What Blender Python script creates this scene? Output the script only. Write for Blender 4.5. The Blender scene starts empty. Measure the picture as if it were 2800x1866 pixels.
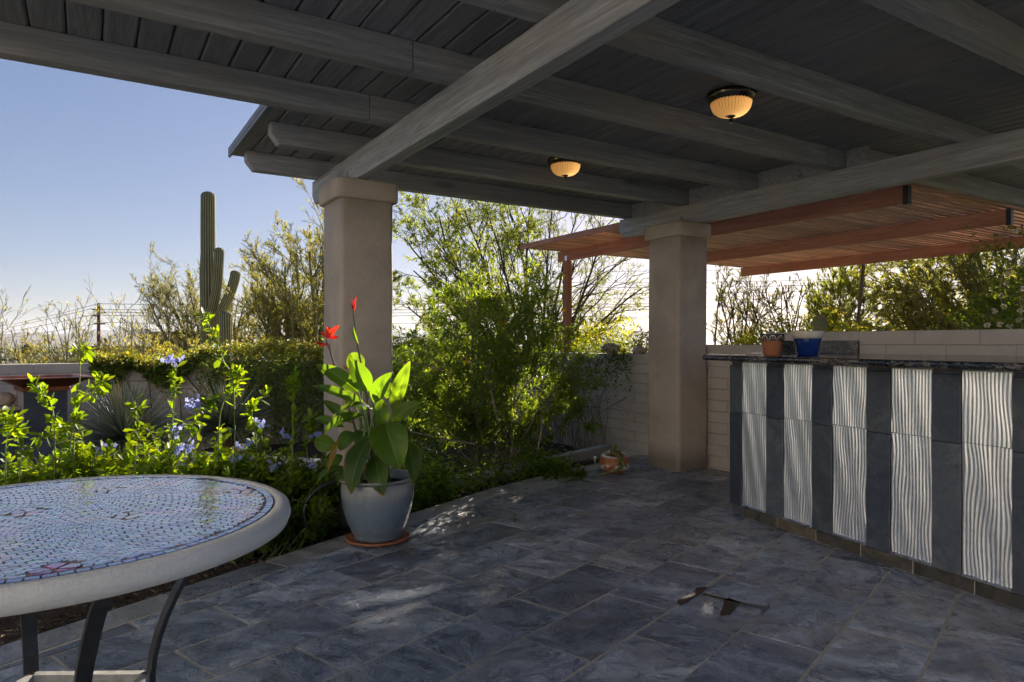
import bpy, math, random
import numpy as np
from mathutils import Vector, Matrix

rng = np.random.default_rng(7)
random.seed(7)
sc = bpy.context.scene
COL = sc.collection
R = math.radians

# ------------------------------------------------------------------ camera
EYE, YAW, FPX, CX, HY = 1.15, R(32), 1866.7, 1400.0, 938.0
cam_d = bpy.data.cameras.new('camera'); cam = bpy.data.objects.new('camera', cam_d); COL.objects.link(cam)
cam.location = (0, 0, EYE); cam.rotation_euler = (R(90), 0, -YAW)
cam_d.sensor_width = 36; cam_d.lens = 24.0; cam_d.shift_y = 5 / 2800
cam_d.clip_start = 0.05; cam_d.clip_end = 60000
sc.camera = cam
FW = np.array([math.sin(YAW), math.cos(YAW), 0.0]); RT = np.array([math.cos(YAW), -math.sin(YAW), 0.0])

# ------------------------------------------------------------------ sky and sun
SUN_AZ, SUN_EL = R(52), R(21)          # azimuth clockwise from +Y
w = bpy.data.worlds.new('World'); sc.world = w; w.use_nodes = True
wn = w.node_tree; bg = wn.nodes['Background']
sky = wn.nodes.new('ShaderNodeTexSky'); sky.sky_type = 'NISHITA'; sky.sun_disc = False
sky.sun_elevation = SUN_EL; sky.sun_rotation = SUN_AZ
sky.altitude = 700; sky.air_density = 1.0; sky.dust_density = 1.0; sky.ozone_density = 2.0
tint = wn.nodes.new('ShaderNodeMix'); tint.data_type = 'RGBA'; tint.blend_type = 'MULTIPLY'; tint.inputs[0].default_value = 1.0
tint.inputs[7].default_value = (0.97, 0.885, 1.06, 1)                  # whole sky, a touch less green
gam = wn.nodes.new('ShaderNodeGamma'); gam.inputs[1].default_value = 0.60      # evens the whole sky, as in the hazy afternoon photograph
hsv = wn.nodes.new('ShaderNodeHueSaturation'); hsv.inputs['Saturation'].default_value = 1.28
wn.links.new(sky.outputs[0], tint.inputs[6]); wn.links.new(tint.outputs[2], gam.inputs[0]); wn.links.new(gam.outputs[0], hsv.inputs['Color']); wn.links.new(hsv.outputs[0], bg.inputs[0]); bg.inputs[1].default_value = 0.063
sd = bpy.data.lights.new('sun', 'SUN'); sun = bpy.data.objects.new('sun', sd); COL.objects.link(sun)
sd.energy = 5.0; sd.angle = R(0.53); sd.color = (1.0, 0.90, 0.76)
SV = Vector((math.sin(SUN_AZ) * math.cos(SUN_EL), math.cos(SUN_AZ) * math.cos(SUN_EL), math.sin(SUN_EL)))
sun.rotation_euler = SV.to_track_quat('Z', 'Y').to_euler(); sun.location = (12, 8, 14)

# ------------------------------------------------------------------ exposure and render settings
vs = sc.view_settings
vs.view_transform = 'Standard'; vs.look = 'None'; vs.exposure = 1.75; vs.gamma = 1.0; vs.use_curve_mapping = False
sc.render.engine = 'CYCLES'
cy = sc.cycles
cy.use_denoising = True
try: cy.denoiser = 'OPENIMAGEDENOISE'
except Exception: pass
cy.max_bounces = 8; cy.diffuse_bounces = 5; cy.glossy_bounces = 4; cy.transmission_bounces = 4; cy.transparent_max_bounces = 4
cy.sample_clamp_indirect = 6.0; cy.caustics_refractive = False; cy.caustics_reflective = True; cy.blur_glossy = 0.3

# ------------------------------------------------------------------ photo pixel -> place helpers (a pixel is a direction only)
def ray(x, y): return FW + RT * (x - CX) / FPX + np.array([0, 0, (HY - y) / FPX])
def at(x, y, d): return np.array([0, 0, EYE]) + ray(x, y) * d          # d = depth in metres
def on_z(x, y, z): r = ray(x, y); return np.array([0, 0, EYE]) + r * ((z - EYE) / r[2])

# ------------------------------------------------------------------ object helpers
def tag(o, label=None, cat=None, group=None, kind=None):
    if label: o['label'] = label
    if cat: o['category'] = cat
    if group: o['group'] = group
    if kind: o['kind'] = kind
    return o
def empty(name, loc, label=None, cat=None, group=None, kind=None):
    o = bpy.data.objects.new(name, None); COL.objects.link(o); o.location = [float(v) for v in loc]
    o.empty_display_size = 0.1
    return tag(o, label, cat, group, kind)
def under(o, parent):
    if parent is not None:
        o.parent = parent
        q = parent; T = Vector(parent.location)
        o.matrix_parent_inverse = Matrix.Translation(-T) if parent.type == 'EMPTY' else Matrix.Identity(4)
    return o
def mesh(name, V, F, mat=None, parent=None, smooth=False, cols=None, extra=None):
    """V (n,3); F list of index lists or an int array (m,k)."""
    me = bpy.data.meshes.new(name)
    V = np.asarray(V, dtype=np.float64)
    if isinstance(F, np.ndarray):
        m, k = F.shape
        me.vertices.add(len(V)); me.vertices.foreach_set('co', V.astype(np.float32).ravel())
        me.loops.add(m * k); me.loops.foreach_set('vertex_index', F.astype(np.int32).ravel())
        me.polygons.add(m); me.polygons.foreach_set('loop_start', np.arange(0, m * k, k, dtype=np.int32))
        me.polygons.foreach_set('loop_total', np.full(m, k, dtype=np.int32))
    else:
        me.from_pydata(V.tolist(), [], [list(f) for f in F])
    if cols is not None:
        c = np.ones((len(V), 4), dtype=np.float32); c[:, :3] = cols
        a = me.color_attributes.new('Col', 'FLOAT_COLOR', 'POINT'); a.data.foreach_set('color', c.ravel())
    if extra is not None:
        a = me.attributes.new('puv', 'FLOAT_VECTOR', 'POINT'); a.data.foreach_set('vector', np.asarray(extra, dtype=np.float32).ravel())
    me.update(calc_edges=True); me.validate()
    if smooth: me.polygons.foreach_set('use_smooth', np.ones(len(me.polygons), dtype=bool))
    if mat: me.materials.append(mat)
    o = bpy.data.objects.new(name, me); COL.objects.link(o)
    return under(o, parent)
def dup(o, loc, parent=None, rot=None):
    c = o.copy(); COL.objects.link(c); c.location = [float(v) for v in loc]
    if rot is not None: c.rotation_euler = rot
    return under(c, parent)
def box_vf(x0, x1, y0, y1, z0, z1):
    V = [(x0, y0, z0), (x1, y0, z0), (x1, y1, z0), (x0, y1, z0), (x0, y0, z1), (x1, y0, z1), (x1, y1, z1), (x0, y1, z1)]
    F = [(0, 3, 2, 1), (4, 5, 6, 7), (0, 1, 5, 4), (1, 2, 6, 5), (2, 3, 7, 6), (3, 0, 4, 7)]
    return V, F
def bevel(o, wdt, seg=2, ang=30):
    m = o.modifiers.new('bevel', 'BEVEL'); m.width = wdt; m.segments = seg; m.limit_method = 'ANGLE'; m.angle_limit = R(ang)
    return o
def box(name, x0, x1, y0, y1, z0, z1, mat, parent=None, bv=0.0, seg=2):
    V, F = box_vf(x0, x1, y0, y1, z0, z1); o = mesh(name, V, F, mat, parent)
    return bevel(o, bv, seg) if bv else o
def prism(name, poly, z0, z1, mat, parent=None, bv=0.0, seg=2, smooth=False):
    n = len(poly)
    V = [(p[0], p[1], z0) for p in poly] + [(p[0], p[1], z1) for p in poly]
    F = [list(range(n))[::-1], list(range(n, 2 * n))] + [[i, (i + 1) % n, n + (i + 1) % n, n + i] for i in range(n)]
    o = mesh(name, V, F, mat, parent, smooth)
    return bevel(o, bv, seg) if bv else o
def lathe(name, prof, c, mat, parent=None, n=40, ripple=0.0, rn=48, cap=False):
    V, F = [], []
    for k, (r, z) in enumerate(prof):
        for i in range(n):
            a = 2 * math.pi * i / n; rr = r * (1 + (ripple * math.cos(rn * a) if ripple else 0))
            V.append((c[0] + rr * math.cos(a), c[1] + rr * math.sin(a), c[2] + z))
    for k in range(len(prof) - 1):
        for i in range(n):
            j = (i + 1) % n; F.append((k * n + i, k * n + j, (k + 1) * n + j, (k + 1) * n + i))
    if cap: F.append(list(range(n))[::-1]); F.append([(len(prof) - 1) * n + i for i in range(n)])
    return mesh(name, V, F, mat, parent, True)
def unit(a): return a / np.maximum(np.linalg.norm(a, axis=-1, keepdims=True), 1e-9)
def tubes_vf(P, Rd, S=4):
    """P (n,K,3) polylines, Rd (n,K) radii -> verts, quad faces"""
    n, K, _ = P.shape
    T = np.empty_like(P); T[:, 1:-1] = P[:, 2:] - P[:, :-2]; T[:, 0] = P[:, 1] - P[:, 0]; T[:, -1] = P[:, -1] - P[:, -2]
    T = unit(T); ref = np.where(np.abs(T[..., 2:3]) > 0.9, np.array([1.0, 0, 0]), np.array([0, 0, 1.0]))
    A = unit(np.cross(T, ref)); B = np.cross(T, A)
    th = np.arange(S) * 2 * np.pi / S
    V = P[:, :, None] + Rd[:, :, None, None] * (A[:, :, None] * np.cos(th)[None, None, :, None] + B[:, :, None] * np.sin(th)[None, None, :, None])
    idx = np.arange(n * K * S).reshape(n, K, S)
    a = idx[:, :-1]; b = idx[:, 1:]
    F = np.stack([a, np.roll(a, -1, 2), np.roll(b, -1, 2), b], -1).reshape(-1, 4)
    return V.reshape(-1, 3), F
def tubes(name, P, Rd, mat, parent=None, S=4, smooth=True, cols=None):
    V, F = tubes_vf(np.asarray(P, float), np.asarray(Rd, float), S)
    return mesh(name, V, F, mat, parent, smooth, cols)
def join_vf(parts):
    Vs, Fs, o = [], [], 0
    for V, F in parts:
        Vs.append(np.asarray(V)); Fs.append(np.asarray(F) + o); o += len(V)
    return np.concatenate(Vs), np.concatenate(Fs)
def curve_pts(pts, K):
    """smooth (Catmull-Rom) resample of a few control points to K points"""
    p = np.asarray(pts, float); p = np.vstack([2 * p[0] - p[1], p, 2 * p[-1] - p[-2]]); m = len(p) - 3
    out = []
    for t in np.linspace(0, m - 1e-6, K):
        i = int(t); u = t - i; a, b, c, d = p[i:i + 4]
        out.append(0.5 * (2 * b + (c - a) * u + (2 * a - 5 * b + 4 * c - d) * u * u + (3 * b - a - 3 * c + d) * u ** 3))
    return np.array(out)
def pipe(name, pts, r0, r1, mat, parent=None, K=16, S=8):
    P = curve_pts(pts, K)[None]; return tubes(name, P, np.linspace(r0, r1, K)[None], mat, parent, S)
def leaf_vf(P, D, N, L, W, fold=0.25, droop=0.15):
    """five-vertex folded leaves; P,D,N (n,3); L,W (n,)"""
    D = unit(D); S = unit(np.cross(D, N)); N2 = np.cross(S, D)
    L = L[:, None]; W = W[:, None]
    mid = P + D * L * 0.5 - N2 * W * fold
    l = P + D * L * 0.46 + S * W * 0.5; r = P + D * L * 0.46 - S * W * 0.5
    t = P + D * L - N2 * L * droop
    V = np.stack([P, l, mid, r, t], 1).reshape(-1, 3)
    n = len(P); o = np.arange(n)[:, None] * 5
    F = np.concatenate([o + np.array([0, 2, 1]), o + np.array([1, 2, 4]), o + np.array([0, 3, 2]), o + np.array([2, 3, 4])], 0)
    return V, F
def leaf7_vf(P, D, N, L, W, fold=0.25, droop=0.15):
    """seven-vertex rounded leaves"""
    D = unit(D); S = unit(np.cross(D, N)); N2 = np.cross(S, D); L = L[:, None]; W = W[:, None]
    l1, r1 = P + D * L * 0.34 + S * W * 0.36, P + D * L * 0.34 - S * W * 0.36
    l2, r2 = P + D * L * 0.72 + S * W * 0.5 - N2 * L * droop * 0.4, P + D * L * 0.72 - S * W * 0.5 - N2 * L * droop * 0.4
    m = P + D * L * 0.55 - N2 * W * fold; t = P + D * L - N2 * L * droop
    V = np.stack([P, l1, l2, t, r2, r1, m], 1).reshape(-1, 3); n = len(P); o = np.arange(n)[:, None] * 7
    F = np.concatenate([o + np.array(f) for f in ((0, 6, 1), (1, 6, 2), (2, 6, 3), (3, 6, 4), (4, 6, 5), (5, 6, 0))], 0); return V, F
def leaves(name, P, D, N, L, W, col, mat, parent=None, fold=0.25, droop=0.15):
    V, F = leaf_vf(P, D, N, L, W, fold, droop)
    return mesh(name, V, F, mat, parent, False, np.repeat(col, 5, 0))
def rdir(n): return unit(rng.normal(size=(n, 3)))
def vary(base, n, s=0.25, h=0.12):
    b = np.array(base)[None] * (1 + s * rng.uniform(-1, 1, (n, 1)))
    b = b * (1 + h * rng.uniform(-1, 1, (n, 3)) * np.array([1, 0.3, 0.6])); return np.clip(b, 0.001, 1)

# ------------------------------------------------------------------ material helpers
class G:
    def __init__(s, name):
        s.m = bpy.data.materials.new(name); s.m.use_nodes = True; s.t = s.m.node_tree
        s.b = s.t.nodes['Principled BSDF']; s.out = s.t.nodes['Material Output']
    def n(s, ty, **kw):
        x = s.t.nodes.new('ShaderNode' + ty)
        for k, v in kw.items():
            if k[0] == '_': s.set(x, k[1:], v)
            else: setattr(x, k, v)
        return x
    def set(s, node, key, v):
        i = node.inputs[int(key)] if key.isdigit() else node.inputs[key]
        if hasattr(v, 'is_output'): s.t.links.new(v, i)
        elif hasattr(v, 'default_value') or hasattr(v, 'outputs'): s.t.links.new(v.outputs[0], i)
        else: i.default_value = v
    def pos(s, scale=(1, 1, 1), rot=(0, 0, 0), jitter=False, obj=False):
        g = s.n('TexCoord').outputs['Object'] if obj else s.n('NewGeometry').outputs['Position']
        if jitter:
            r = s.n('ObjectInfo').outputs['Random']; mm = s.n('Math', operation='MULTIPLY', _0=r, _1=57.0)
            g = s.n('VectorMath', operation='ADD', _0=g, _1=mm).outputs[0]
        mp = s.n('Mapping'); s.set(mp, 'Vector', g); mp.inputs['Rotation'].default_value = rot; mp.inputs['Scale'].default_value = scale
        return mp.outputs[0]
    def noise(s, vec, scale=1.0, detail=4.0, rough=0.55, dist=0.0):
        x = s.n('TexNoise'); s.set(x, 'Vector', vec); x.inputs['Scale'].default_value = scale; x.inputs['Detail'].default_value = detail
        x.inputs['Roughness'].default_value = rough; x.inputs['Distortion'].default_value = dist; return x.outputs[0]
    def voro(s, vec, scale=1.0, feature='F1', rnd=1.0, out=0):
        x = s.n('TexVoronoi', feature=feature); s.set(x, 'Vector', vec); x.inputs['Scale'].default_value = scale; x.inputs['Randomness'].default_value = rnd
        return x.outputs[out]
    def ramp(s, fac, stops, interp='LINEAR'):
        x = s.n('ValToRGB'); s.set(x, 'Fac', fac); cr = x.color_ramp; cr.interpolation = interp
        while len(cr.elements) < len(stops): cr.elements.new(0.5)
        for e, (p, c) in zip(cr.elements, stops):
            e.position = p; e.color = (c if hasattr(c, '__len__') else (c, c, c)) + (1,) if not hasattr(c, '__len__') or len(c) == 3 else c
        return x.outputs[0]
    def mix(s, fac, a, b, mode='MIX'):
        x = s.n('Mix', data_type='RGBA', blend_type=mode)
        for i, v in ((0, fac), (6, a), (7, b)):
            if hasattr(v, 'is_output'): s.t.links.new(v, x.inputs[i])
            else: x.inputs[i].default_value = v if i == 0 else (tuple(v) + (1,) if len(v) == 3 else v)
        return x.outputs[2]
    def math(s, op, a, b=0.0, c=None):
        x = s.n('Math', operation=op); s.set(x, '0', a); s.set(x, '1', b)
        if c is not None: s.set(x, '2', c)
        return x.outputs[0]
    def sep(s, vec): x = s.n('SeparateXYZ'); s.set(x, '0', vec); return x.outputs
    def rand(s): return s.n('ObjectInfo').outputs['Random']
    def bump(s, h, strength=0.3, dist=0.01, nrm=None):
        x = s.n('Bump'); x.inputs['Strength'].default_value = strength; x.inputs['Distance'].default_value = dist; s.set(x, 'Height', h)
        if nrm is not None: s.set(x, 'Normal', nrm)
        return x.outputs[0]
    def fin(s, col=None, rough=0.6, nrm=None, metal=0.0, spec=0.5, coat=0.0):
        for k, v in (('Base Color', col), ('Roughness', rough), ('Normal', nrm), ('Metallic', metal), ('Specular IOR Level', spec), ('Coat Weight', coat)):
            if v is None: continue
            if isinstance(v, tuple) and len(v) == 3: v = v + (1,)
            s.set(s.b, k, v)
        return s.m

def wood_mat(name, axis, dark, mid, light, red=None, jitter=True, rough=0.62, worn=0.3):
    g = G(name); sx = [30, 30, 30]; sx[axis] = 1.3
    p = g.pos(tuple(sx), jitter=jitter)
    a = g.noise(p, 1.0, 6, 0.6, 0.6); fine = g.noise(p, 4.0, 3, 0.6)
    c = g.ramp(a, [(0.34, dark), (0.5, mid), (0.66, light)])
    c = g.mix(g.ramp(fine, [(0.42, 0.0), (0.66, 0.65)]), c, tuple(v * 0.5 for v in mid))
    sk = [7.0, 7.0, 7.0]; sk[axis] = 2.2
    pk = g.pos(tuple(sk), jitter=jitter); vk = g.voro(g.n('VectorMath', operation='ADD', _0=pk, _1=g.mix(0.12, (0, 0, 0), g.n('TexNoise', _Vector=pk).outputs[1])).outputs[0], 0.55)
    c = g.mix(g.ramp(vk, [(0.06, 0.75), (0.16, 0.0)]), c, tuple(v * 0.35 for v in dark))
    big = g.noise(g.pos((1.6, 1.6, 1.6)), 1.0, 3)
    if red: c = g.mix(g.ramp(big, [(0.45, 0.0), (0.75, 0.6)]), c, red)
    c = g.mix(g.ramp(g.rand(), [(0, 0.0), (1, worn)]), c, tuple(v * (0.7 if worn < 0.5 else 0.42) for v in mid))
    h = g.math('ADD', fine, a)
    return g.fin(c, g.ramp(a, [(0.3, rough - 0.1), (0.8, rough + 0.12)]), g.bump(h, 0.35, 0.004))

BEAM_Y = wood_mat('stained beam wood', 1, (0.22, 0.235, 0.265), (0.325, 0.345, 0.375), (0.44, 0.46, 0.49), red=(0.36, 0.325, 0.285))
RAFT_X = wood_mat('stained rafter wood', 0, (0.19, 0.205, 0.24), (0.285, 0.305, 0.35), (0.40, 0.42, 0.47), red=(0.33, 0.29, 0.245))
BOARD_Y = wood_mat('stained ceiling board', 1, (0.155, 0.165, 0.195), (0.215, 0.23, 0.265), (0.28, 0.298, 0.335), red=(0.225, 0.21, 0.19))
RED_Y = wood_mat('redwood stained beam', 1, (0.30, 0.12, 0.068), (0.43, 0.18, 0.10), (0.52, 0.245, 0.15))
RED_X = wood_mat('redwood stained slat', 0, (0.40, 0.19, 0.11), (0.56, 0.30, 0.17), (0.68, 0.41, 0.255), worn=0.85)
RED_Z = wood_mat('redwood stained post', 2, (0.20, 0.075, 0.04), (0.30, 0.12, 0.06), (0.36, 0.16, 0.09))

def plaster(name, base, scale=60, bstr=0.35, var=0.12, stain=True):
    g = G(name); p = g.pos()
    n1 = g.noise(p, scale, 5, 0.65); n2 = g.noise(p, 2.2, 4, 0.6, 0.4)
    lo = tuple(v * (1 - var) for v in base); hi = tuple(min(1, v * (1 + var)) for v in base)
    c = g.ramp(n2, [(0.3, lo), (0.7, hi)])
    c = g.mix(g.ramp(n1, [(0.4, 0.0), (0.75, 0.25)]), c, tuple(v * 0.75 for v in base))
    if stain:
        z = g.sep(p)[2]; e = g.math('ADD', z, g.math('MULTIPLY', n2, -0.16))
        c = g.mix(g.ramp(e, [(0.0, 0.75), (0.16, 0.0)]), c, tuple(v * 0.42 for v in base))
    return g.fin(c, 0.85, g.bump(g.math('ADD', n1, g.math('MULTIPLY', g.noise(p, 14, 4), 1.4)), bstr * 1.3, 0.008), spec=0.25)
STUCCO = plaster('tan stucco', (0.44, 0.37, 0.31), 60, 0.35, 0.2)
BLOCK = plaster('painted block', (0.50, 0.445, 0.395), 90, 0.4, 0.14, False)
MORTAR = plaster('painted mortar', (0.38, 0.33, 0.28), 90, 0.4, 0.1, False)
CONC = plaster('cast concrete', (0.40, 0.39, 0.36), 120, 0.3, 0.15, False)

def slate(name, cols, veins=1.0, rough=(0.32, 0.6), white=(0.46, 0.47, 0.48), cleft=0.5, rot=0.35, spec=0.5):
    g = G(name); p0 = g.pos((1, 1, 1), jitter=True); rd = g.rand()
    vr = g.n('VectorRotate', rotation_type='Z_AXIS'); g.set(vr, 'Vector', p0); g.set(vr, 'Angle', g.math('MULTIPLY', rd, 0.9 if rot > 1 else 5.0)); p = vr.outputs[0]
    warp = g.n('TexNoise', _Vector=p); warp.inputs['Scale'].default_value = 2.2; warp.inputs['Detail'].default_value = 3
    pw = g.n('VectorMath', operation='MULTIPLY_ADD', _0=warp.outputs[1], _1=(0.5, 0.5, 0.5), _2=p).outputs[0]
    ps = g.n('Mapping'); g.set(ps, 'Vector', pw); ps.inputs['Rotation'].default_value = (0, 0, rot); ps.inputs['Scale'].default_value = (1.2, 5, 5)
    n1 = g.noise(ps.outputs[0], 1.5, 11, 0.68, 0.25); n2 = g.noise(p, 9, 6, 0.6); n3 = g.noise(pw, 3.0, 8, 0.66, 0.3); fine = g.noise(ps.outputs[0], 20, 6, 0.75)
    c = g.ramp(n1, [(0.33, cols[0]), (0.45, cols[1]), (0.55, cols[2]), (0.68, cols[3])])
    c = g.mix(g.ramp(n3, [(0.50, 0.0), (0.62, 0.6)]), c, cols[4])
    dk = g.noise(p, 2.6, 5, 0.65, 0.6)
    c = g.mix(g.ramp(dk, [(0.30, 0.7), (0.44, 0.0)]), c, tuple(v * 0.8 for v in cols[0]))
    c = g.mix(g.ramp(fine, [(0.48, 0.0), (0.72, 0.55)]), c, cols[0])
    ed = g.math('ABSOLUTE', g.math('SUBTRACT', n3, 0.47)); e2 = g.math('ABSOLUTE', g.math('SUBTRACT', n1, 0.52))
    c = g.mix(g.math('MULTIPLY', g.ramp(ed, [(0.0, 0.9 * veins), (0.014, 0.0)]), g.ramp(n2, [(0.45, 0.0), (0.6, 1.0)])), c, white)
    c = g.mix(g.math('MULTIPLY', g.ramp(e2, [(0.0, 0.9), (0.016, 0.0)]), g.ramp(n2, [(0.40, 1.0), (0.55, 0.0)])), c, tuple(v * 0.4 for v in cols[0]))
    bl = g.noise(p, 1.7, 4, 0.6, 0.3)
    c = g.mix(g.ramp(bl, [(0.52, 0.0), (0.78, 0.45 * veins)]), c, white)
    c = g.mix(1.0, c, g.ramp(rd, [(0.0, (0.55, 0.57, 0.62)), (0.3, (0.9, 0.92, 0.97)), (0.6, (1.05, 1.06, 1.08)), (0.85, (1.3, 1.27, 1.22)), (1.0, (0.75, 0.71, 0.68))]), 'MULTIPLY')
    st = g.ramp(n3, [(0.40, 0.0), (0.46, 0.5), (0.475, 0.55), (0.56, 0.8), (0.58, 1.0)])
    h = g.math('ADD', g.math('MULTIPLY', st, 1.0), g.math('ADD', g.math('MULTIPLY', n1, 0.9), g.math('MULTIPLY', fine, 0.25)))
    return g.fin(c, g.ramp(n2, [(0.3, rough[0]), (0.7, rough[1])]), g.bump(h, cleft, 0.011), spec=spec)
FLOOR = slate('slate floor tile', [(0.06, 0.07, 0.094), (0.18, 0.204, 0.252), (0.325, 0.355, 0.415), (0.50, 0.522, 0.56), (0.30, 0.265, 0.235)], rough=(0.16, 0.46), cleft=1.0)
BORDER = slate('slate border tile', [(0.13, 0.132, 0.14), (0.24, 0.242, 0.25), (0.33, 0.33, 0.335), (0.40, 0.395, 0.39), (0.33, 0.30, 0.26)])
BARSLATE = slate('slate bar tile', [(0.050, 0.058, 0.072), (0.068, 0.078, 0.094), (0.085, 0.096, 0.112), (0.12, 0.13, 0.145), (0.062, 0.07, 0.083)], 0.35, (0.4, 0.6), (0.2, 0.21, 0.22), 0.22, 1.3)
KICK = slate('slate kick tile', [(0.05, 0.042, 0.032), (0.10, 0.085, 0.062), (0.15, 0.125, 0.09), (0.19, 0.16, 0.12), (0.11, 0.07, 0.035)], 0.4, (0.4, 0.65), (0.22, 0.2, 0.16), 0.3, 0.2)
PILLAR = slate('slate pillar tile', [(0.055, 0.068, 0.095), (0.075, 0.092, 0.125), (0.09, 0.11, 0.148), (0.11, 0.13, 0.165), (0.07, 0.085, 0.115)], 0.2, (0.45, 0.65), (0.2, 0.22, 0.26), 0.25, 1.3)
def grout_mat():
    g = G('tan grout'); p = g.pos(); n = g.noise(p, 40, 5, 0.7); b = g.noise(p, 3, 4)
    c = g.ramp(b, [(0.3, (0.36, 0.315, 0.25)), (0.7, (0.56, 0.50, 0.41))]); c = g.mix(g.ramp(n, [(0.45, 0), (0.8, 0.5)]), c, (0.10, 0.09, 0.075))
    return g.fin(c, 0.9, g.bump(n, 0.4, 0.003), spec=0.2)
GROUT = grout_mat()
def granite():
    g = G('black granite'); p = g.pos((1, 1, 1)); q = g.pos((2, 1.0, 3.0), (0.3, 0.2, 0.4))
    n = g.noise(q, 16, 9, 0.72, 2.2); m = g.noise(p, 5, 3, 0.5)
    f = g.math('ADD', n, g.math('MULTIPLY', g.math('SUBTRACT', m, 0.5), 0.35))
    c = g.ramp(f, [(0.42, (0.012, 0.013, 0.017)), (0.52, (0.03, 0.034, 0.045)), (0.56, (0.075, 0.07, 0.065)), (0.62, (0.30, 0.25, 0.19)), (0.67, (0.05, 0.05, 0.055)), (0.8, (0.02, 0.02, 0.025))])
    return g.fin(c, 0.12, None, spec=0.55)
GRAN = granite()
def simple(name, col, rough=0.5, metal=0.0, var=0.15, scale=12, bs=0.15, spec=0.5, coat=0.0):
    g = G(name); p = g.pos(); n = g.noise(p, scale, 5, 0.6, 0.3)
    c = g.ramp(n, [(0.3, tuple(v * (1 - var) for v in col)), (0.7, tuple(min(1, v * (1 + var)) for v in col))])
    return g.fin(c, g.ramp(n, [(0.3, max(0.02, rough - 0.08)), (0.75, min(1, rough + 0.1))]), g.bump(g.noise(p, scale * 4, 4), bs, 0.003), metal, spec, coat)
ALU = simple('cast aluminium', (0.97, 0.96, 0.93), 0.38, 0.9, 0.03, 30, 0.02)
ALUTRIM = simple('aluminium trim', (0.70, 0.71, 0.74), 0.3, 1.0, 0.08, 30, 0.05)
IRON = simple('black iron', (0.022, 0.022, 0.023), 0.45, 0.0, 0.3, 30, 0.3)
FRAMETOP = simple('worn pale iron', (0.30, 0.29, 0.27), 0.7, 0.0, 0.3, 40, 0.4)
BLACKM = simple('black painted steel', (0.03, 0.03, 0.032), 0.4, 0.0, 0.2, 20, 0.1)
COPPER = simple('weathered copper', (0.30, 0.105, 0.052), 0.38, 0.75, 0.4, 9, 0.2)
NICKEL = simple('antique nickel', (0.20, 0.17, 0.13), 0.22, 1.0, 0.2, 30, 0.05)
STRAP = simple('galvanised strap', (0.22, 0.26, 0.31), 0.5, 0.6, 0.2, 30, 0.1)
TERRA = simple('terracotta', (0.36, 0.135, 0.062), 0.75, 0.0, 0.15, 16, 0.15, 0.3)
COBALT = simple('cobalt glaze', (0.010, 0.032, 0.16), 0.12, 0.0, 0.3, 14, 0.03, 0.6)
CREAM = simple('cream glaze', (0.62, 0.55, 0.43), 0.4, 0.0, 0.06, 14, 0.05)
HOSE = simple('black rubber', (0.02, 0.02, 0.022), 0.45, 0, 0.2)
ROCK = simple('pale boulder', (0.42, 0.32, 0.23), 0.9, 0, 0.3, 9, 0.8, 0.2)
WHITEP = simple('white ceramic', (0.72, 0.74, 0.78), 0.4, 0, 0.08, 10, 0.05)
LIZ = None
def liz_mat():
    g = G('green scaly glaze'); p = g.pos((1, 1, 1)); v = g.voro(p, 130); n = g.noise(p, 22, 3)
    c = g.ramp(n, [(0.35, (0.10, 0.115, 0.015)), (0.65, (0.27, 0.25, 0.05))]); c = g.mix(g.ramp(v, [(0.3, 0.0), (0.7, 0.7)]), c, (0.05, 0.05, 0.012))
    return g.fin(c, 0.5, g.bump(v, 0.8, -0.004))
LIZ = liz_mat()
def peel_mat():
    g = G('terracotta with flaking white paint'); p = g.pos((1, 1, 1)); n = g.noise(p, 9, 6, 0.65, 0.5); z = g.sep(p)[2]
    t = g.noise(p, 30, 4); c = g.ramp(t, [(0.3, (0.30, 0.10, 0.04)), (0.7, (0.42, 0.165, 0.07))])
    hi = g.ramp(g.math('ADD', g.math('MULTIPLY', z, 5.0), g.math('MULTIPLY', n, 0.9)), [(0.60, 0.0), (0.62, 1.0), (0.70, 1.0), (0.72, 0.0), (0.94, 0.0), (0.95, 0.0)])
    lo = g.math('MULTIPLY', g.ramp(z, [(0.03, 0.0), (0.045, 1.0), (0.075, 1.0), (0.095, 0.0)]), g.ramp(n, [(0.50, 0.0), (0.52, 1.0)]))
    up = g.math('MULTIPLY', g.ramp(z, [(0.14, 0.0), (0.15, 1.0)]), g.ramp(g.noise(p, 4, 4), [(0.43, 0.0), (0.46, 1.0)]))
    c = g.mix(g.math('MAXIMUM', lo, up), c, (0.62, 0.62, 0.60))
    return g.fin(c, 0.6, g.bump(n, 0.25, 0.004))
PEEL = peel_mat()
def glaze_mat():
    g = G('blue grey glaze'); p = g.pos((1, 1, 1)); z = g.sep(p)[2]; n = g.noise(g.pos((30, 30, 3)), 1.0, 5, 0.6); b = g.noise(p, 7, 4)
    f = g.math('ADD', g.math('MULTIPLY', z, 2.6), g.math('MULTIPLY', g.math('SUBTRACT', b, 0.5), 0.25))
    c = g.ramp(f, [(0.05, (0.16, 0.19, 0.21)), (0.4, (0.145, 0.185, 0.235)), (0.62, (0.17, 0.205, 0.235)), (0.82, (0.27, 0.275, 0.255)), (0.93, (0.20, 0.20, 0.19))])
    c = g.mix(g.ramp(n, [(0.45, 0.0), (0.8, 0.45)]), c, (0.10, 0.125, 0.155))
    return g.fin(c, g.ramp(b, [(0.3, 0.22), (0.7, 0.4)]), g.bump(b, 0.12, 0.006), coat=0.15)
GLAZE = glaze_mat()
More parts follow.
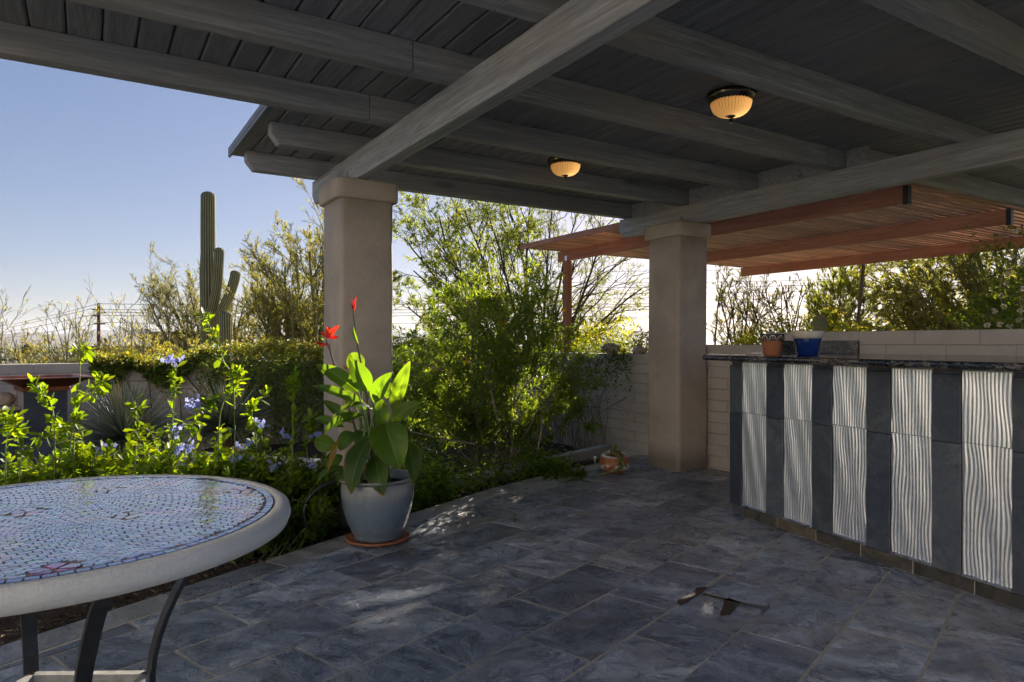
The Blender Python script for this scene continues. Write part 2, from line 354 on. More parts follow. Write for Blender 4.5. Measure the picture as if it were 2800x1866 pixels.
def leaf_mat(name, trans=0.5, tmul=(1.5, 1.55, 0.55), rough=0.45, veins=False, spec=0.35):
    g = G(name); a = g.n('Attribute', attribute_name='Col').outputs['Color']
    c = a; nrm = None
    if veins:
        uv = g.sep(g.n('Attribute', attribute_name='puv').outputs['Vector'])
        ph = g.math('ADD', g.math('MULTIPLY', uv[0], 75.0), g.math('MULTIPLY', g.math('ABSOLUTE', uv[1]), -38.0))
        sn = g.math('SINE', ph); rib = g.ramp(g.math('ABSOLUTE', uv[1]), [(0.02, 1.0), (0.07, 0.0)])
        c = g.mix(g.math('MULTIPLY', g.ramp(sn, [(0.2, 0.0), (1.0, 0.28)]), 1.0), a, (0.02, 0.045, 0.008)); c = g.mix(g.math('MULTIPLY', rib, 0.55), c, (0.22, 0.30, 0.08))
        nrm = g.bump(g.math('ADD', sn, g.math('MULTIPLY', rib, 3.0)), 0.25, 0.002)
    g.fin(c, rough, nrm, spec=spec)
    tr = g.n('BsdfTranslucent'); g.set(tr, 'Color', g.mix(1.0, c, tmul, 'MULTIPLY'))
    if nrm is not None: g.set(tr, 'Normal', nrm)
    ms = g.n('MixShader'); ms.inputs[0].default_value = trans
    g.t.links.new(g.b.outputs[0], ms.inputs[1]); g.t.links.new(tr.outputs[0], ms.inputs[2]); g.t.links.new(ms.outputs[0], g.out.inputs[0])
    return g.m
LEAF = leaf_mat('green leaf', 0.58, (2.9, 2.45, 0.4))
LEAFD = leaf_mat('small tough leaf', 0.48, (2.3, 2.0, 0.55))
CANNA = leaf_mat('canna leaf', 0.57, (2.7, 2.3, 0.3), 0.36, True)
YUC = leaf_mat('stiff yucca leaf', 0.22, (1.3, 1.3, 0.9), 0.4)
PETAL = leaf_mat('flower petal', 0.45, (1.25, 1.1, 1.0), 0.5)
def col_mat(name, rough=0.75, bs=0.3, spec=0.3):
    g = G(name); a = g.n('Attribute', attribute_name='Col').outputs['Color']; p = g.pos(); n = g.noise(p, 40, 5)
    c = g.mix(g.ramp(n, [(0.4, 0.0), (0.8, 0.4)]), a, (0.03, 0.028, 0.022)); return g.fin(c, rough, g.bump(n, bs, 0.005), spec=spec)
TINT = col_mat('tinted matte')
BARK = simple('dark bark', (0.085, 0.066, 0.048), 0.9, 0, 0.35, 20, 0.8, 0.2)
GREENBARK = simple('green palo verde bark', (0.19, 0.175, 0.08), 0.75, 0, 0.3, 10, 0.4, 0.2)
STEM = simple('green stem', (0.13, 0.19, 0.05), 0.6, 0, 0.25, 30, 0.1)
DRY = simple('dry grey twig', (0.24, 0.20, 0.15), 0.9, 0, 0.3, 30, 0.3, 0.2)
def soil_mat():
    g = G('garden soil'); p = g.pos(); n = g.noise(p, 26, 8, 0.7); b = g.noise(p, 2.3, 4); v = g.voro(p, 55)
    c = g.ramp(n, [(0.3, (0.028, 0.02, 0.014)), (0.6, (0.075, 0.053, 0.037)), (0.8, (0.14, 0.105, 0.075))]); c = g.mix(g.ramp(b, [(0.4, 0.0), (0.7, 0.4)]), c, (0.10, 0.08, 0.06))
    return g.fin(c, 0.95, g.bump(g.math('ADD', n, g.math('MULTIPLY', v, -0.5)), 0.9, 0.02), spec=0.15)
SOIL = soil_mat()
def terrain_mat():
    g = G('desert ground'); p = g.pos(); far = g.noise(g.pos((0.004, 0.004, 0.004)), 1, 5, 0.6); n = g.noise(g.pos((0.06, 0.06, 0.06)), 1, 8, 0.7); f = g.noise(p, 12, 6, 0.7)
    c = g.ramp(n, [(0.35, (0.15, 0.15, 0.085)), (0.55, (0.28, 0.25, 0.17)), (0.75, (0.38, 0.325, 0.24))])
    c = g.mix(g.ramp(far, [(0.40, 0.0), (0.6, 0.7)]), c, (0.075, 0.095, 0.045)); c = g.mix(g.ramp(f, [(0.4, 0.0), (0.8, 0.4)]), c, (0.09, 0.07, 0.05))
    return g.fin(c, 0.95, g.bump(f, 0.6, 0.03), spec=0.1)
TERRAIN = terrain_mat()

# ================================================================== GROUND
def hterr(x, y):
    """terrain height: level garden, a planted bank behind the right hand wall, hillside falling to a wide plain"""
    r = np.hypot(x - 1.5, y - 3.5)
    z = np.where(r < 5.6, -0.085, -0.085)
    s = np.clip((r - 6.2) / 12.0, 0, 1); z = z - 1.7 * s * s * (3 - 2 * s)
    s = np.clip((r - 14) / 110.0, 0, 1); z = z - 11.0 * s * s * (3 - 2 * s) * 1.0
    s = np.clip((r - 90) / 420.0, 0, 1); z = z - 16.0 * s * s * (3 - 2 * s)
    return z
rings = np.concatenate([np.linspace(0, 9, 19), np.geomspace(9.6, 26000, 60)])
na = 120; th = np.arange(na) * 2 * np.pi / na
gx = 1.5 + rings[:, None] * np.cos(th); gy = 3.5 + rings[:, None] * np.sin(th)
gz = hterr(gx, gy) + np.where((rings[:, None] > 9) & (rings[:, None] < 400), 0.02 * np.sqrt(rings[:, None]) * rng.normal(size=gx.shape), 0)
idx = np.arange(len(rings) * na).reshape(len(rings), na)
F = np.stack([idx[:-1], np.roll(idx[:-1], -1, 1), np.roll(idx[1:], -1, 1), idx[1:]], -1)[1:].reshape(-1, 4).tolist() + [idx[1].tolist()]
V = np.stack([gx, gy, gz], -1).reshape(-1, 3)
terr = mesh('terrain', V, F, TERRAIN, None, True); tag(terr, kind='structure')

# garden soil sheet inside the walls (a low noisy mound sheet lying on the terrain)
nx, ny = 90, 90
sx, sy = np.meshgrid(np.linspace(-4.2, 4.86, nx), np.linspace(1.0, 8.46, ny), indexing='ij')
sz = -0.068 + 0.012 * np.sin(sx * 5.1 + 2 * np.sin(sy * 3.3)) * np.sin(sy * 4.7) + 0.006 * rng.normal(size=sx.shape)
ii = np.arange(nx * ny).reshape(nx, ny)
Fq = np.stack([ii[:-1, :-1], ii[1:, :-1], ii[1:, 1:], ii[:-1, 1:]], -1).reshape(-1, 4)
soil = mesh('garden_soil', np.stack([sx, sy, sz], -1).reshape(-1, 3), Fq, SOIL, None, True); tag(soil, kind='structure')

# ================================================================== PATIO FLOOR (slate tiles, each its own piece)
EDGE = np.array([(-3.0, 1.75), (-0.20, 3.27), (1.30, 3.985), (2.60, 4.62), (3.50, 4.92), (5.2, 5.36)])   # garden edge of the patio
XMAX, YMIN, XMIN = 4.868, -1.6, -2.6
def clip_half(poly, a, n):
    """keep the side where (p-a).n <= 0"""
    out = []; m = len(poly)
    for i in range(m):
        p, q = poly[i], poly[(i + 1) % m]; dp, dq = np.dot(p - a, n), np.dot(q - a, n)
        if dp <= 0: out.append(p)
        if dp * dq < 0: out.append(p + (q - p) * dp / (dp - dq))
    return out
def edge_planes(off):
    res = []
    for a, b in zip(EDGE[:-1], EDGE[1:]):
        t = (b - a) / np.linalg.norm(b - a); n = np.array([-t[1], t[0]]); res.append((a - n * off, n))
    return res
def clip_all(poly, off, extra=()):
    for a, n in edge_planes(off) + [(np.array([XMAX, 0]), np.array([1.0, 0])), (np.array([0, YMIN]), np.array([0, -1.0])), (np.array([XMIN, 0]), np.array([-1.0, 0]))] + list(extra):
        poly = clip_half(poly, a, n)
        if len(poly) < 3: return []
    return poly
def area(poly):
    p = np.array(poly); x, y = p[:, 0], p[:, 1]; return 0.5 * abs(np.dot(x, np.roll(y, -1)) - np.dot(y, np.roll(x, -1)))
big = [np.array(p, float) for p in [(-9, -9), (9, -9), (9, 9), (-9, 9)]]
slab = clip_all(big, 0.004)
patio = prism('patio_floor', slab, -0.16, -0.0017, GROUT); tag(patio, kind='structure')
def tile_piece(name, poly, mat, parent, top=0.0, inset=0.0022, thick=0.012):
    p = np.array(poly); c = p.mean(0); n = len(p)
    d = p - c; ln = np.linalg.norm(d, axis=1, keepdims=True)
    q = c + d * (1 - inset / np.maximum(ln, 0.02)) + rng.normal(0, 0.0006, p.shape)
    tilt = np.clip(rng.normal(0, 0.0009, 2), -0.0016, 0.0016); top = top + rng.uniform(-0.0002, 0.0012)
    V = [(x, y, -thick) for x, y in p] + [(x, y, top - 0.0011 + (x - c[0]) * tilt[0] + (y - c[1]) * tilt[1]) for x, y in p] + [(x, y, top + (x - c[0]) * tilt[0] + (y - c[1]) * tilt[1]) for x, y in q]
    F = [[2 * n + i for i in range(n)]] + [[n + i, n + (i + 1) % n, 2 * n + (i + 1) % n, 2 * n + i] for i in range(n)] + [[i, (i + 1) % n, n + (i + 1) % n, n + i] for i in range(n)]
    return mesh(name, V, F, mat, parent)
FA = YAW + R(39.6); Lv = np.array([math.sin(FA), math.cos(FA)]); Cv = np.array([-Lv[1], Lv[0]])
BW = 0.185; TW, TL, GJ = 0.3115, 0.61, 0.0060
for k in range(-12, 16):
    c0 = 0.4145 + TW * k; c1 = c0 + TW
    l0 = (2.99 if k % 2 == 0 else 2.685)
    for j in range(-12, 9):
        a = l0 + TL * j; b = a + TL; jj = rng.normal(0, 0.0015, 4)
        quad = [Lv * (a + GJ + jj[0]) + Cv * (c0 + GJ + jj[1]), Lv * (b - GJ + jj[2]) + Cv * (c0 + GJ + jj[3]), Lv * (b - GJ + jj[0]) + Cv * (c1 - GJ + jj[1]), Lv * (a + GJ + jj[2]) + Cv * (c1 - GJ + jj[3])]
        pl = clip_all(quad, BW + 0.006)
        if len(pl) >= 3 and area(pl) > 0.004: tile_piece('slate_tile', pl, FLOOR, patio)
# border course that follows the garden edge
acc = 0.0
for si, (a, b) in enumerate(zip(EDGE[:-1], EDGE[1:])):
    t = (b - a); ln = np.linalg.norm(t); t /= ln; n = np.array([-t[1], t[0]])
    m = max(1, round(ln / 0.56)); cuts = np.linspace(0, ln, m + 1)
    for u, v in zip(cuts[:-1], cuts[1:]):
        q = [a + t * (u + 0.004) - n * (BW - 0.003), a + t * (v - 0.004) - n * (BW - 0.003), a + t * (v - 0.004) + n * 0.004, a + t * (u + 0.004) + n * 0.004]
        q = clip_all([x for x in q], -0.002)
        if len(q) >= 3 and area(q) > 0.004: tile_piece('border_tile', q, BORDER, patio, 0.001)
# wet stain left on the slate
wet = G('wet dark stain').fin((0.030, 0.021, 0.015), 0.22, None, spec=0.5)
for nm, pts in (('wet_stain', [(1850, 1643), (1868, 1632), (1893, 1621), (1905, 1607), (1934, 1604), (1920, 1620), (1898, 1634), (1880, 1645), (1862, 1655)]),
                ('wet_stain', [(1924, 1621), (1960, 1631), (2028, 1646), (2090, 1657), (2106, 1656), (2096, 1668), (2081, 1683), (2084, 1672), (2092, 1661), (2026, 1650), (1958, 1635), (1921, 1626)]),
                ('wet_stain', [(1966, 1682), (1977, 1660), (1980, 1640), (1992, 1634), (2026, 1648), (2018, 1655), (2008, 1668), (1995, 1680), (1975, 1683)])):
    pp = [on_z(x, y, 0.0052)[:2] for x, y in pts]; pp = [a * (1 - u) + b * u + rng.normal(0, 0.0012 if len(pts) < 12 else 0.0004, 2) for a, b in zip(pp, pp[1:] + pp[:1]) for u in (0, 0.2, 0.4, 0.6, 0.8)]
    o = prism(nm, pp, 0.0035, 0.0052, wet)
    tag(o, {1850: 'broad ragged dark wet stain crossing a slate joint', 1924: 'thin dark wet line running along a slate joint', 1966: 'small pointed dark wet stain beside the wet joint'}[pts[0][0]], 'stain', 'wet stains on the slate')

# ================================================================== STUCCO COLUMNS
def rrect(x0, x1, y0, y1, r, n=6):
    P = []
    for cx_, cy_, a0 in ((x1 - r, y0 + r, -90), (x1 - r, y1 - r, 0), (x0 + r, y1 - r, 90), (x0 + r, y0 + r, 180)):
        for i in range(n + 1): a = R(a0 + 90 * i / n); P.append((cx_ + r * math.cos(a), cy_ + r * math.sin(a)))
    return P
def loft(name, secs, mat, parent, smooth=True):
    n = len(secs[0][0]); V = []; F = []
    for poly, z in secs: V += [(x, y, z) for x, y in poly]
    for k in range(len(secs) - 1): F += [[k * n + i, k * n + (i + 1) % n, (k + 1) * n + (i + 1) % n, (k + 1) * n + i] for i in range(n)]
    F += [list(range(n))[::-1], list(range((len(secs) - 1) * n, len(secs) * n))]
    return mesh(name, V, F, mat, parent, smooth)
def column(cx_, cy_, wx, wy, label):
    e = empty('stucco_column', (cx_, cy_, 0), label, 'column', 'stucco columns of the patio')
    wob = [rng.normal(0, 0.0025, 2) for _ in range(9)]
    secs = []
    for k, z in enumerate(np.linspace(-0.12, 2.108, 9)):
        s = 1 + 0.012 * (1 - z / 2.1); secs.append((rrect(cx_ - wx / 2 * s + wob[k][0], cx_ + wx / 2 * s + wob[k][0], cy_ - wy / 2 * s + wob[k][1], cy_ + wy / 2 * s + wob[k][1], 0.035, 5), z))
    o = loft('shaft', secs, STUCCO, e)
    g = 0.032
    ca = lambda s, r: rrect(cx_ - wx / 2 - g + s, cx_ + wx / 2 + g - s, cy_ - wy / 2 - g + s, cy_ + wy / 2 + g - s, r, 5)
    loft('cap', [(ca(0.006, 0.05), 2.106), (ca(0.0, 0.05), 2.114), (ca(0.0, 0.05), 2.225), (ca(0.01, 0.045), 2.2385)], STUCCO, e)
    return e
column(1.605, 4.585, 0.375, 0.385, 'tan stucco column standing behind the potted canna')
column(4.665, 4.565, 0.375, 0.40, 'tan stucco column standing beside the block wall and the bar end')

# ================================================================== PATIO COVER (beams, rafters, boards)
cover = empty('patio_cover', (1.57, 4.5, 2.24), 'dark stained timber patio cover of beams, rafters and tongue and groove boards', 'patio cover')
ZB0, ZB1, ZR1 = 2.24, 2.424, 2.564
def beam_y(name, x0, x1, y0, y1, z0, z1, mat, parent, ch=0.06):
    prof = [(y0, z0), (y1 - ch, z0), (y1, z0 + ch * 1.1), (y1, z1), (y0, z1)]
    V = [(x0, y, z) for y, z in prof] + [(x1, y, z) for y, z in prof]; n = len(prof)
    F = [list(range(n)), list(range(n, 2 * n))[::-1]] + [[i, n + i, n + (i + 1) % n, (i + 1) % n] for i in range(n)]
    return bevel(mesh(name, V, F, mat, parent), 0.006, 2)
beam_y('beam', 1.524, 1.613, 0.6, 5.43, ZB0, ZB1, BEAM_Y, cover)
beam_y('beam', 4.700, 4.789, 0.6, 5.42, ZB0 + 0.001, ZB1, BEAM_Y, cover)
for (x0, y0) in ((1.5215, 4.555), (4.6975, 4.53)):
    s_ = box('post_strap', x0, x0 + 0.0025, y0, y0 + 0.032, ZB0, ZB0 + 0.085, STRAP, cover)
    lathe('bolt', [(0.0, -0.002), (0.007, -0.002), (0.007, 0.003), (0.0, 0.003)], (x0, y0 + 0.016, ZB0 + 0.06), STRAP, s_, 8)
def raft(x0, x1, yf, chl=False, chr_=False, z0=ZB1, z1=ZR1):
    wd = 0.089; ch = 0.055
    prof = [(x0 + (ch if chl else 0), z0)] + [(x1, z0), (x1, z1), (x0, z1)] + ([(x0, z0 + ch * 1.25)] if chl else [])
    n = len(prof); V = [(x, yf - wd, z) for x, z in prof] + [(x, yf, z) for x, z in prof]
    F = [list(range(n)), list(range(n, 2 * n))[::-1]] + [[i, n + i, n + (i + 1) % n, (i + 1) % n] for i in range(n)]
    return bevel(mesh('rafter', V, F, RAFT_X, cover), 0.005, 2)
RY = [5.36, 4.585, 3.815, 3.04, 2.265, 1.47, 0.74]
for k, y in enumerate(RY):
    if k < 2:
        raft(1.0 + 0.0, 4.795, y, True)
    else:
        jx = 1.33 + rng.uniform(-0.03, 0.05)
        raft(-1.0, jx - 0.0015, y); raft(jx + 0.0015, 4.50, y - 0.001); raft(4.503, 8.3, y + 0.001) if k >= 4 else raft(4.503, 4.795, y + 0.001)
raft(4.80, 8.3, 2.92)
for ya, yb in ((2.80, 2.953), (3.045, 3.725), (3.82, 4.494), (4.59, 5.269)):
    box('frieze_block', 4.742, 4.7985, ya, yb, ZB1 + 0.001, ZR1, RAFT_X, cover)
# ceiling boards run along the beams, one object each, v-groove gaps between
YB0 = 0.62
XB = [(x, 0.1395) for x in np.arange(-1.05, 1.50, 0.1395)]; XB += [(x, 0.1) for x in np.arange(XB[-1][0] + 0.1395, 8.0, 0.1)]
bb = {}
for x, bw in XB:
    xc = x + bw / 2
    y1 = 3.82 if xc < 0.94 else (5.455 if xc < 4.83 else 2.925)
    if (y1, bw) not in bb:
        hw = bw / 2 - 0.0033; c = 0.009 if bw > 0.12 else 0.008
        prof = [(-hw + c, 0), (hw - c, 0), (hw, c), (hw, 0.018), (-hw, 0.018), (-hw, c)]; n = len(prof)
        V = [(a, YB0, b) for a, b in prof] + [(a, y1, b) for a, b in prof]
        F = [list(range(n)), list(range(n, 2 * n))[::-1]] + [[i, n + i, n + (i + 1) % n, (i + 1) % n] for i in range(n)]
        bb[y1, bw] = mesh('ceiling_board', V, F, BOARD_Y, cover); bb[y1, bw].location = (xc, 0, ZR1 + 0.0006); continue
    dup(bb[y1, bw], (xc, 0, ZR1 + 0.0006 + rng.uniform(0, 0.0008)), cover)
ROOF = simple('roofing felt', (0.06, 0.058, 0.055), 0.95, 0, 0.2)
for (x0, x1, y1) in ((-1.05, 0.93, 3.85), (0.93, 4.82, 5.49), (4.82, 8.3, 2.955)):
    box('roof_deck', x0 + 0.002, x1 - 0.002, YB0, y1, ZR1 + 0.021, ZR1 + 0.05, ROOF, cover)
FASC = simple('painted fascia metal', (0.13, 0.165, 0.215), 0.5, 0.2, 0.15)
box('eave_trim', 0.912, 0.929, 3.86, 5.50, ZR1 - 0.016, ZR1 + 0.056, FASC, cover, 0.003)
box('eave_trim', 0.931, 4.82, 5.492, 5.503, ZR1 + 0.004, ZR1 + 0.056, FASC, cover, 0.003)
# dried leaf snagged under the eave boards
dl = leaves('dried_leaf', np.array([[1.02, 5.14, 2.53]]), np.array([[0.2, -0.2, -1.0]]), np.array([[0.3, -1, 0.1]]), np.array([0.05]), np.array([0.022]), np.array([[0.45, 0.34, 0.2]]), TINT, None, 0.3, 0.3)
tag(dl, 'small dried leaf dangling under the eave boards', 'leaf')

# ceiling lights
def amber():
    g = G('ribbed amber glass'); g.fin((0.75, 0.45, 0.16), 0.15, None, spec=0.7)
    tr = g.n('BsdfTranslucent'); tr.inputs['Color'].default_value = (0.98, 0.72, 0.40, 1)
    ms = g.n('MixShader'); ms.inputs[0].default_value = 0.55
    g.t.links.new(g.b.outputs[0], ms.inputs[1]); g.t.links.new(tr.outputs[0], ms.inputs[2]); g.t.links.new(ms.outputs[0], g.out.inputs[0])
    return g.m
AMBER = amber()
def bulb():
    g = G('glowing bulb'); g.fin((1, 0.8, 0.5), 0.3); g.set(g.b, 'Emission Color', (1.0, 0.78, 0.42, 1)); g.b.inputs['Emission Strength'].default_value = 3.0; return g.m
BULB = bulb()
def ceiling_light(x, y, label):
    z = ZR1
    e = empty('ceiling_light', (x, y, z), label, 'ceiling light', 'bowl lights under the patio cover')
    lathe('base_ring', [(0.0, 0.0), (0.118, 0.0), (0.136, -0.008), (0.139, -0.022), (0.132, -0.036), (0.122, -0.042), (0.116, -0.052), (0.104, -0.056)], (x, y, z), NICKEL, e, 48)
    pr = [(0.112, -0.046)] + [(0.110 * math.cos(a) ** 0.62 + 0.0, -0.05 - 0.082 * math.sin(a)) for a in np.linspace(0.05, 1.5, 14)]
    gb = lathe('glass_bowl', pr, (x, y, z), AMBER, e, 288, 0.035, 36)
    lathe('finial', [(0.0, -0.118), (0.024, -0.122), (0.026, -0.130), (0.012, -0.140), (0.006, -0.146), (0.009, -0.152), (0.005, -0.158), (0.008, -0.166), (0.004, -0.176), (0.0, -0.182)], (x, y, z), NICKEL, gb, 16)
    ld = bpy.data.lights.new('lamp_bulb', 'POINT'); ld.energy = 0.12; ld.color = (1.0, 0.74, 0.42); ld.shadow_soft_size = 0.022
    lo = bpy.data.objects.new('lamp_bulb', ld); COL.objects.link(lo); lo.location = (x + 0.03, y - 0.02, z - 0.072); under(lo, e)
ceiling_light(3.10, 2.62, 'lit amber bowl light with dark metal ring between the rafters nearer the bar')
ceiling_light(3.12, 4.22, 'lit amber bowl light near the column end, its ring half hidden by a rafter')

# ================================================================== UNSEEN HOUSE WING added to bounce sun under the patio roof
hs = empty('house', (-4.1, -1.0, -0.1), 'unseen tan stucco house wing added to bounce sun under the patio cover', 'house')
HSTUC = plaster('bounce wing stucco', (0.66, 0.63, 0.59), 50, 0.3, 0.06, False)
box('wall', -4.4, -4.1, -6.0, 3.0, -0.2, 4.4, HSTUC, hs); box('parapet', -4.45, -4.05, -6.05, 3.05, 4.4005, 4.6, HSTUC, hs, 0.02)
for y0 in (-4.4, -1.0, 1.4):
    wf = box('window', -4.099, -4.06, y0, y0 + 1.1, 0.9, 2.0, IRON, hs); 
    for yy in (0.04, 0.57): box('pane', -4.059, -4.052, y0 + yy, y0 + yy + 0.49, 0.94, 1.96, simple('window glass', (0.03, 0.035, 0.04), 0.05), wf)

# ================================================================== RED PERGOLA
perg = empty('slatted_pergola', (5.55, 7.46, 0.0), 'red stained pergola with close slats, joined to the patio cover', 'pergola')
beam_y('pergola_beam', 5.53, 5.572, 2.93, 7.66, 2.262, 2.402, RED_Y, perg, 0.002)
beam_y('pergola_beam', 7.30, 7.342, 2.93, 7.66, 2.262, 2.402, RED_Y, perg, 0.002)
beam_y('pergola_beam', 9.30, 9.342, 2.93, 7.66, 2.262, 2.402, RED_Y, perg, 0.002)
for x in (5.53, 7.30): 
    box('joist_hanger', x - 0.005, x + 0.047, 2.923, 2.965, 2.25, 2.40, BLACKM, perg); 
for x in (5.551, 7.321):
    box('post', x - 0.045, x + 0.045, 7.42, 7.51, -1.0 if x > 6 else -0.6, 2.2615, RED_Z, perg, 0.004)
box('post_bracket', 5.545 - 0.02, 5.527, 7.44, 7.49, 2.22, 2.33, ALUTRIM, perg)
box('edge_trim', 4.925, 4.945, 2.98, 7.68, 2.398, 2.462, RED_Y, perg, 0.003)
s0 = box('slat', 0, 4.50, -0.019, 0.019, 0, 0.030, RED_X, perg, 0.003, 1)
ys = np.arange(2.945, 7.66, 0.0845); s0.location = (4.947, ys[0], 2.4035)
for y in ys[1:]: dup(s0, (4.947, y + rng.normal(0, 0.003), 2.4035 + rng.uniform(0, 0.002)), perg, (0, rng.normal(0, 0.0006), rng.normal(0, 0.0012)))

# ================================================================== BLOCK WALLS
BH, BL = 0.1016, 0.4064
def block_wall(name, label, axis, face, back, u0, u1, tops, zb, skip, cat='wall', parent=None):
    """running bond wall; axis 'y' -> runs along Y with its seen face at X=face; tops = function u -> top height"""
    e = empty(name, (face, u0, 0) if axis == 'y' else (u0, face, 0), label, cat)
    sgn = 1 if back > face else -1
    proto = {}
    def piece(nm, a, b, z0, z1, f, bk, mat):
        lo, hi = min(f, bk), max(f, bk)
        if axis == 'y': return box(nm, lo, hi, a, b, z0, z1, mat, e)
        return box(nm, a, b, lo, hi, z0, z1, mat, e)
    nrow = int(math.ceil((max(tops(u) for u in np.linspace(u0, u1, 60)) - zb) / BH)) + 1
    for r_ in range(nrow):
        z0 = zb + r_ * BH; off = 0.5 * BL * (r_ % 2)
        u = u0 - off
        while u < u1:
            a, b = max(u, u0), min(u + BL, u1); u += BL
            if b - a < 0.03: continue
            top = tops((a + b) / 2)
            if z0 + 0.02 > top: continue
            z1 = min(z0 + BH - 0.005, top)
            if skip(a, b, z0, z1): continue
            key = (round(b - a, 3), round(z1 - z0, 3))
            jit = rng.uniform(-0.0012, 0.0012)
            if key not in proto:
                V, F = box_vf(0, abs(back - face), 0, b - a - 0.005, 0, z1 - z0) if axis == 'y' else box_vf(0, b - a - 0.005, 0, abs(back - face), 0, z1 - z0)
                o = mesh('block', V, F, BLOCK, e); bevel(o, 0.004, 1); proto[key] = o
            else: o = dup(proto[key], (0, 0, 0), e)
            f0 = min(face, back) + jit
            o.location = (f0, a + 0.0025, z0) if axis == 'y' else (a + 0.0025, f0, z0)
    # mortar core, in runs of constant top height
    us = np.linspace(u0, u1, 400); tp = np.array([tops(u) for u in us]); st = 0
    for i in range(1, len(us) + 1):
        if i == len(us) or abs(tp[i] - tp[st]) > 1e-6:
            piece('mortar', us[st] + (0.001 if st else 0), us[i - 1] if i == len(us) else us[i] - 0.001, zb - 0.3, tp[st] - 0.012, face + sgn * 0.006, back - sgn * 0.006, MORTAR); st = i
    return e
top1 = lambda y: 1.248 if y < 3.66 else (1.138 if y < 5.0 else 1.036)
block_wall('garden_wall', 'tan painted block wall stepping down behind the bar and column', 'y', 4.875, 5.075, 0.3, 9.2, top1, -0.183,
           lambda a, b, z0, z1: (b < 2.9 and z1 < 0.85) or (a > 8.5))
top0 = lambda x: 0.94
block_wall('garden_wall', 'tan painted block wall with hedge vine spilling over its top', 'x', 8.50, 8.70, -3.7, 4.87, top0, -0.18,
           lambda a, b, z0, z1: a > 2.3)
# granite upstand fixed to the taller wall
us_ = box('granite_upstand', 4.851, 4.8735, 2.93, 3.60, 1.0705, 1.168, GRAN, None, 0.002); tag(us_, 'black granite upstand strip fixed on the block wall behind the pots', 'backsplash')

# ================================================================== BAR
BO = np.array([3.700, 3.028]); BD = np.array([3.41 - 3.70, 1.318 - 3.028]); BD /= np.linalg.norm(BD); BN = np.array([-BD[1] * -1, 0]);
BN = np.array([BD[1], -BD[0]])                                         # points towards the patio
if BN[0] > 0: BN = -BN
def bs(px):
    r = ray(px, HY)[:2]; M_ = np.array([[r[0], -BD[0]], [r[1], -BD[1]]]); return float(np.linalg.solve(M_, BO)[1])
def bp(s, n, z): q = BO + BD * s + BN * n; return (q[0], q[1], z)
bar = empty('bar_counter', (3.6, 2.2, 0), 'bar with black granite top, slate strips and silver wave panels', 'bar')
def bar_box(name, s0_, s1_, n0, n1, z0, z1, mat, bv=0.002):
    V = [bp(s, n, z) for z in (z0, z1) for s, n in ((s0_, n0), (s1_, n0), (s1_, n1), (s0_, n1))]
    F = [(0, 3, 2, 1), (4, 5, 6, 7), (0, 1, 5, 4), (1, 2, 6, 5), (2, 3, 7, 6), (3, 0, 4, 7)]
    o = mesh(name, V, F, mat, bar); return bevel(o, bv, 1) if bv else o
SEND = 2.75; sv0 = bs(1999)
bar_box('bar_wall', sv0 + 0.004, SEND, -0.16, -0.006, 0.0, 1.03, BARSLATE, 0)
cut = [1999, 2031, 2096, 2141, 2220, 2276, 2369, 2432, 2549, 2629, 2772]
sv = [bs(c) for c in cut]; wm = np.mean([sv[i + 1] - sv[i] for i in (1, 3, 5, 7, 9)]); wsl = np.mean([sv[i + 1] - sv[i] for i in (2, 4, 6, 8)])
# regular rhythm through the measured strips
s = sv[1]; strips = [('S', sv[0], sv[1])]
kind_ = 'M'
while s < SEND - 0.05:
    wdt = wm if kind_ == 'M' else wsl
    strips.append((kind_, s, min(s + wdt, SEND))); s += wdt; kind_ = 'S' if kind_ == 'M' else 'M'
Z0P, ZM1, Z1P = 0.072, 0.690, 1.016
def wave_panel(s0_, s1_, z0, z1, seed):
    g_ = 0.004; s0_ += g_; s1_ -= g_
    ns, nz = int((s1_ - s0_) / 0.0021), int((z1 - z0) / 0.0075)
    S_, Z_ = np.meshgrid(np.linspace(s0_, s1_, ns), np.linspace(z0, z1, nz), indexing='ij')
    r_ = np.random.default_rng(seed); ph = 0
    zz = Z_ + seed * 3.1
    drift = 0.0
    for a, fz, fs, p_ in ((0.0075, 9, 21, 0.3), (0.0055, 14, 33, 1.7), (0.0028, 23, 52, 2.9)):
        drift = drift + a * np.sin(fz * zz + p_ + seed + 0.5 * np.sin(fs * S_ + seed * 1.3)) * np.sin(fs * S_ * 0.7 + p_ * 2 + seed)
    ph = (S_ + drift) * 2 * np.pi / 0.0185
    hgt = 0.0034 * (0.5 + 0.5 * np.cos(ph)) * (0.75 + 0.25 * np.sin(11 * Z_ + 60 * S_ + seed)) + 0.0010 * np.sin(7 * Z_ + 14 * S_ + seed)
    q = BO[None, None] + BD * S_[..., None] + BN * (0.004 + hgt)[..., None]
    V = np.concatenate([q, Z_[..., None]], -1).reshape(-1, 3); ii = np.arange(ns * nz).reshape(ns, nz)
    Fq = np.stack([ii[:-1, :-1], ii[:-1, 1:], ii[1:, 1:], ii[1:, :-1]], -1).reshape(-1, 4)
    o = mesh('wave_panel', V, Fq, ALU, bar, True)
    return o
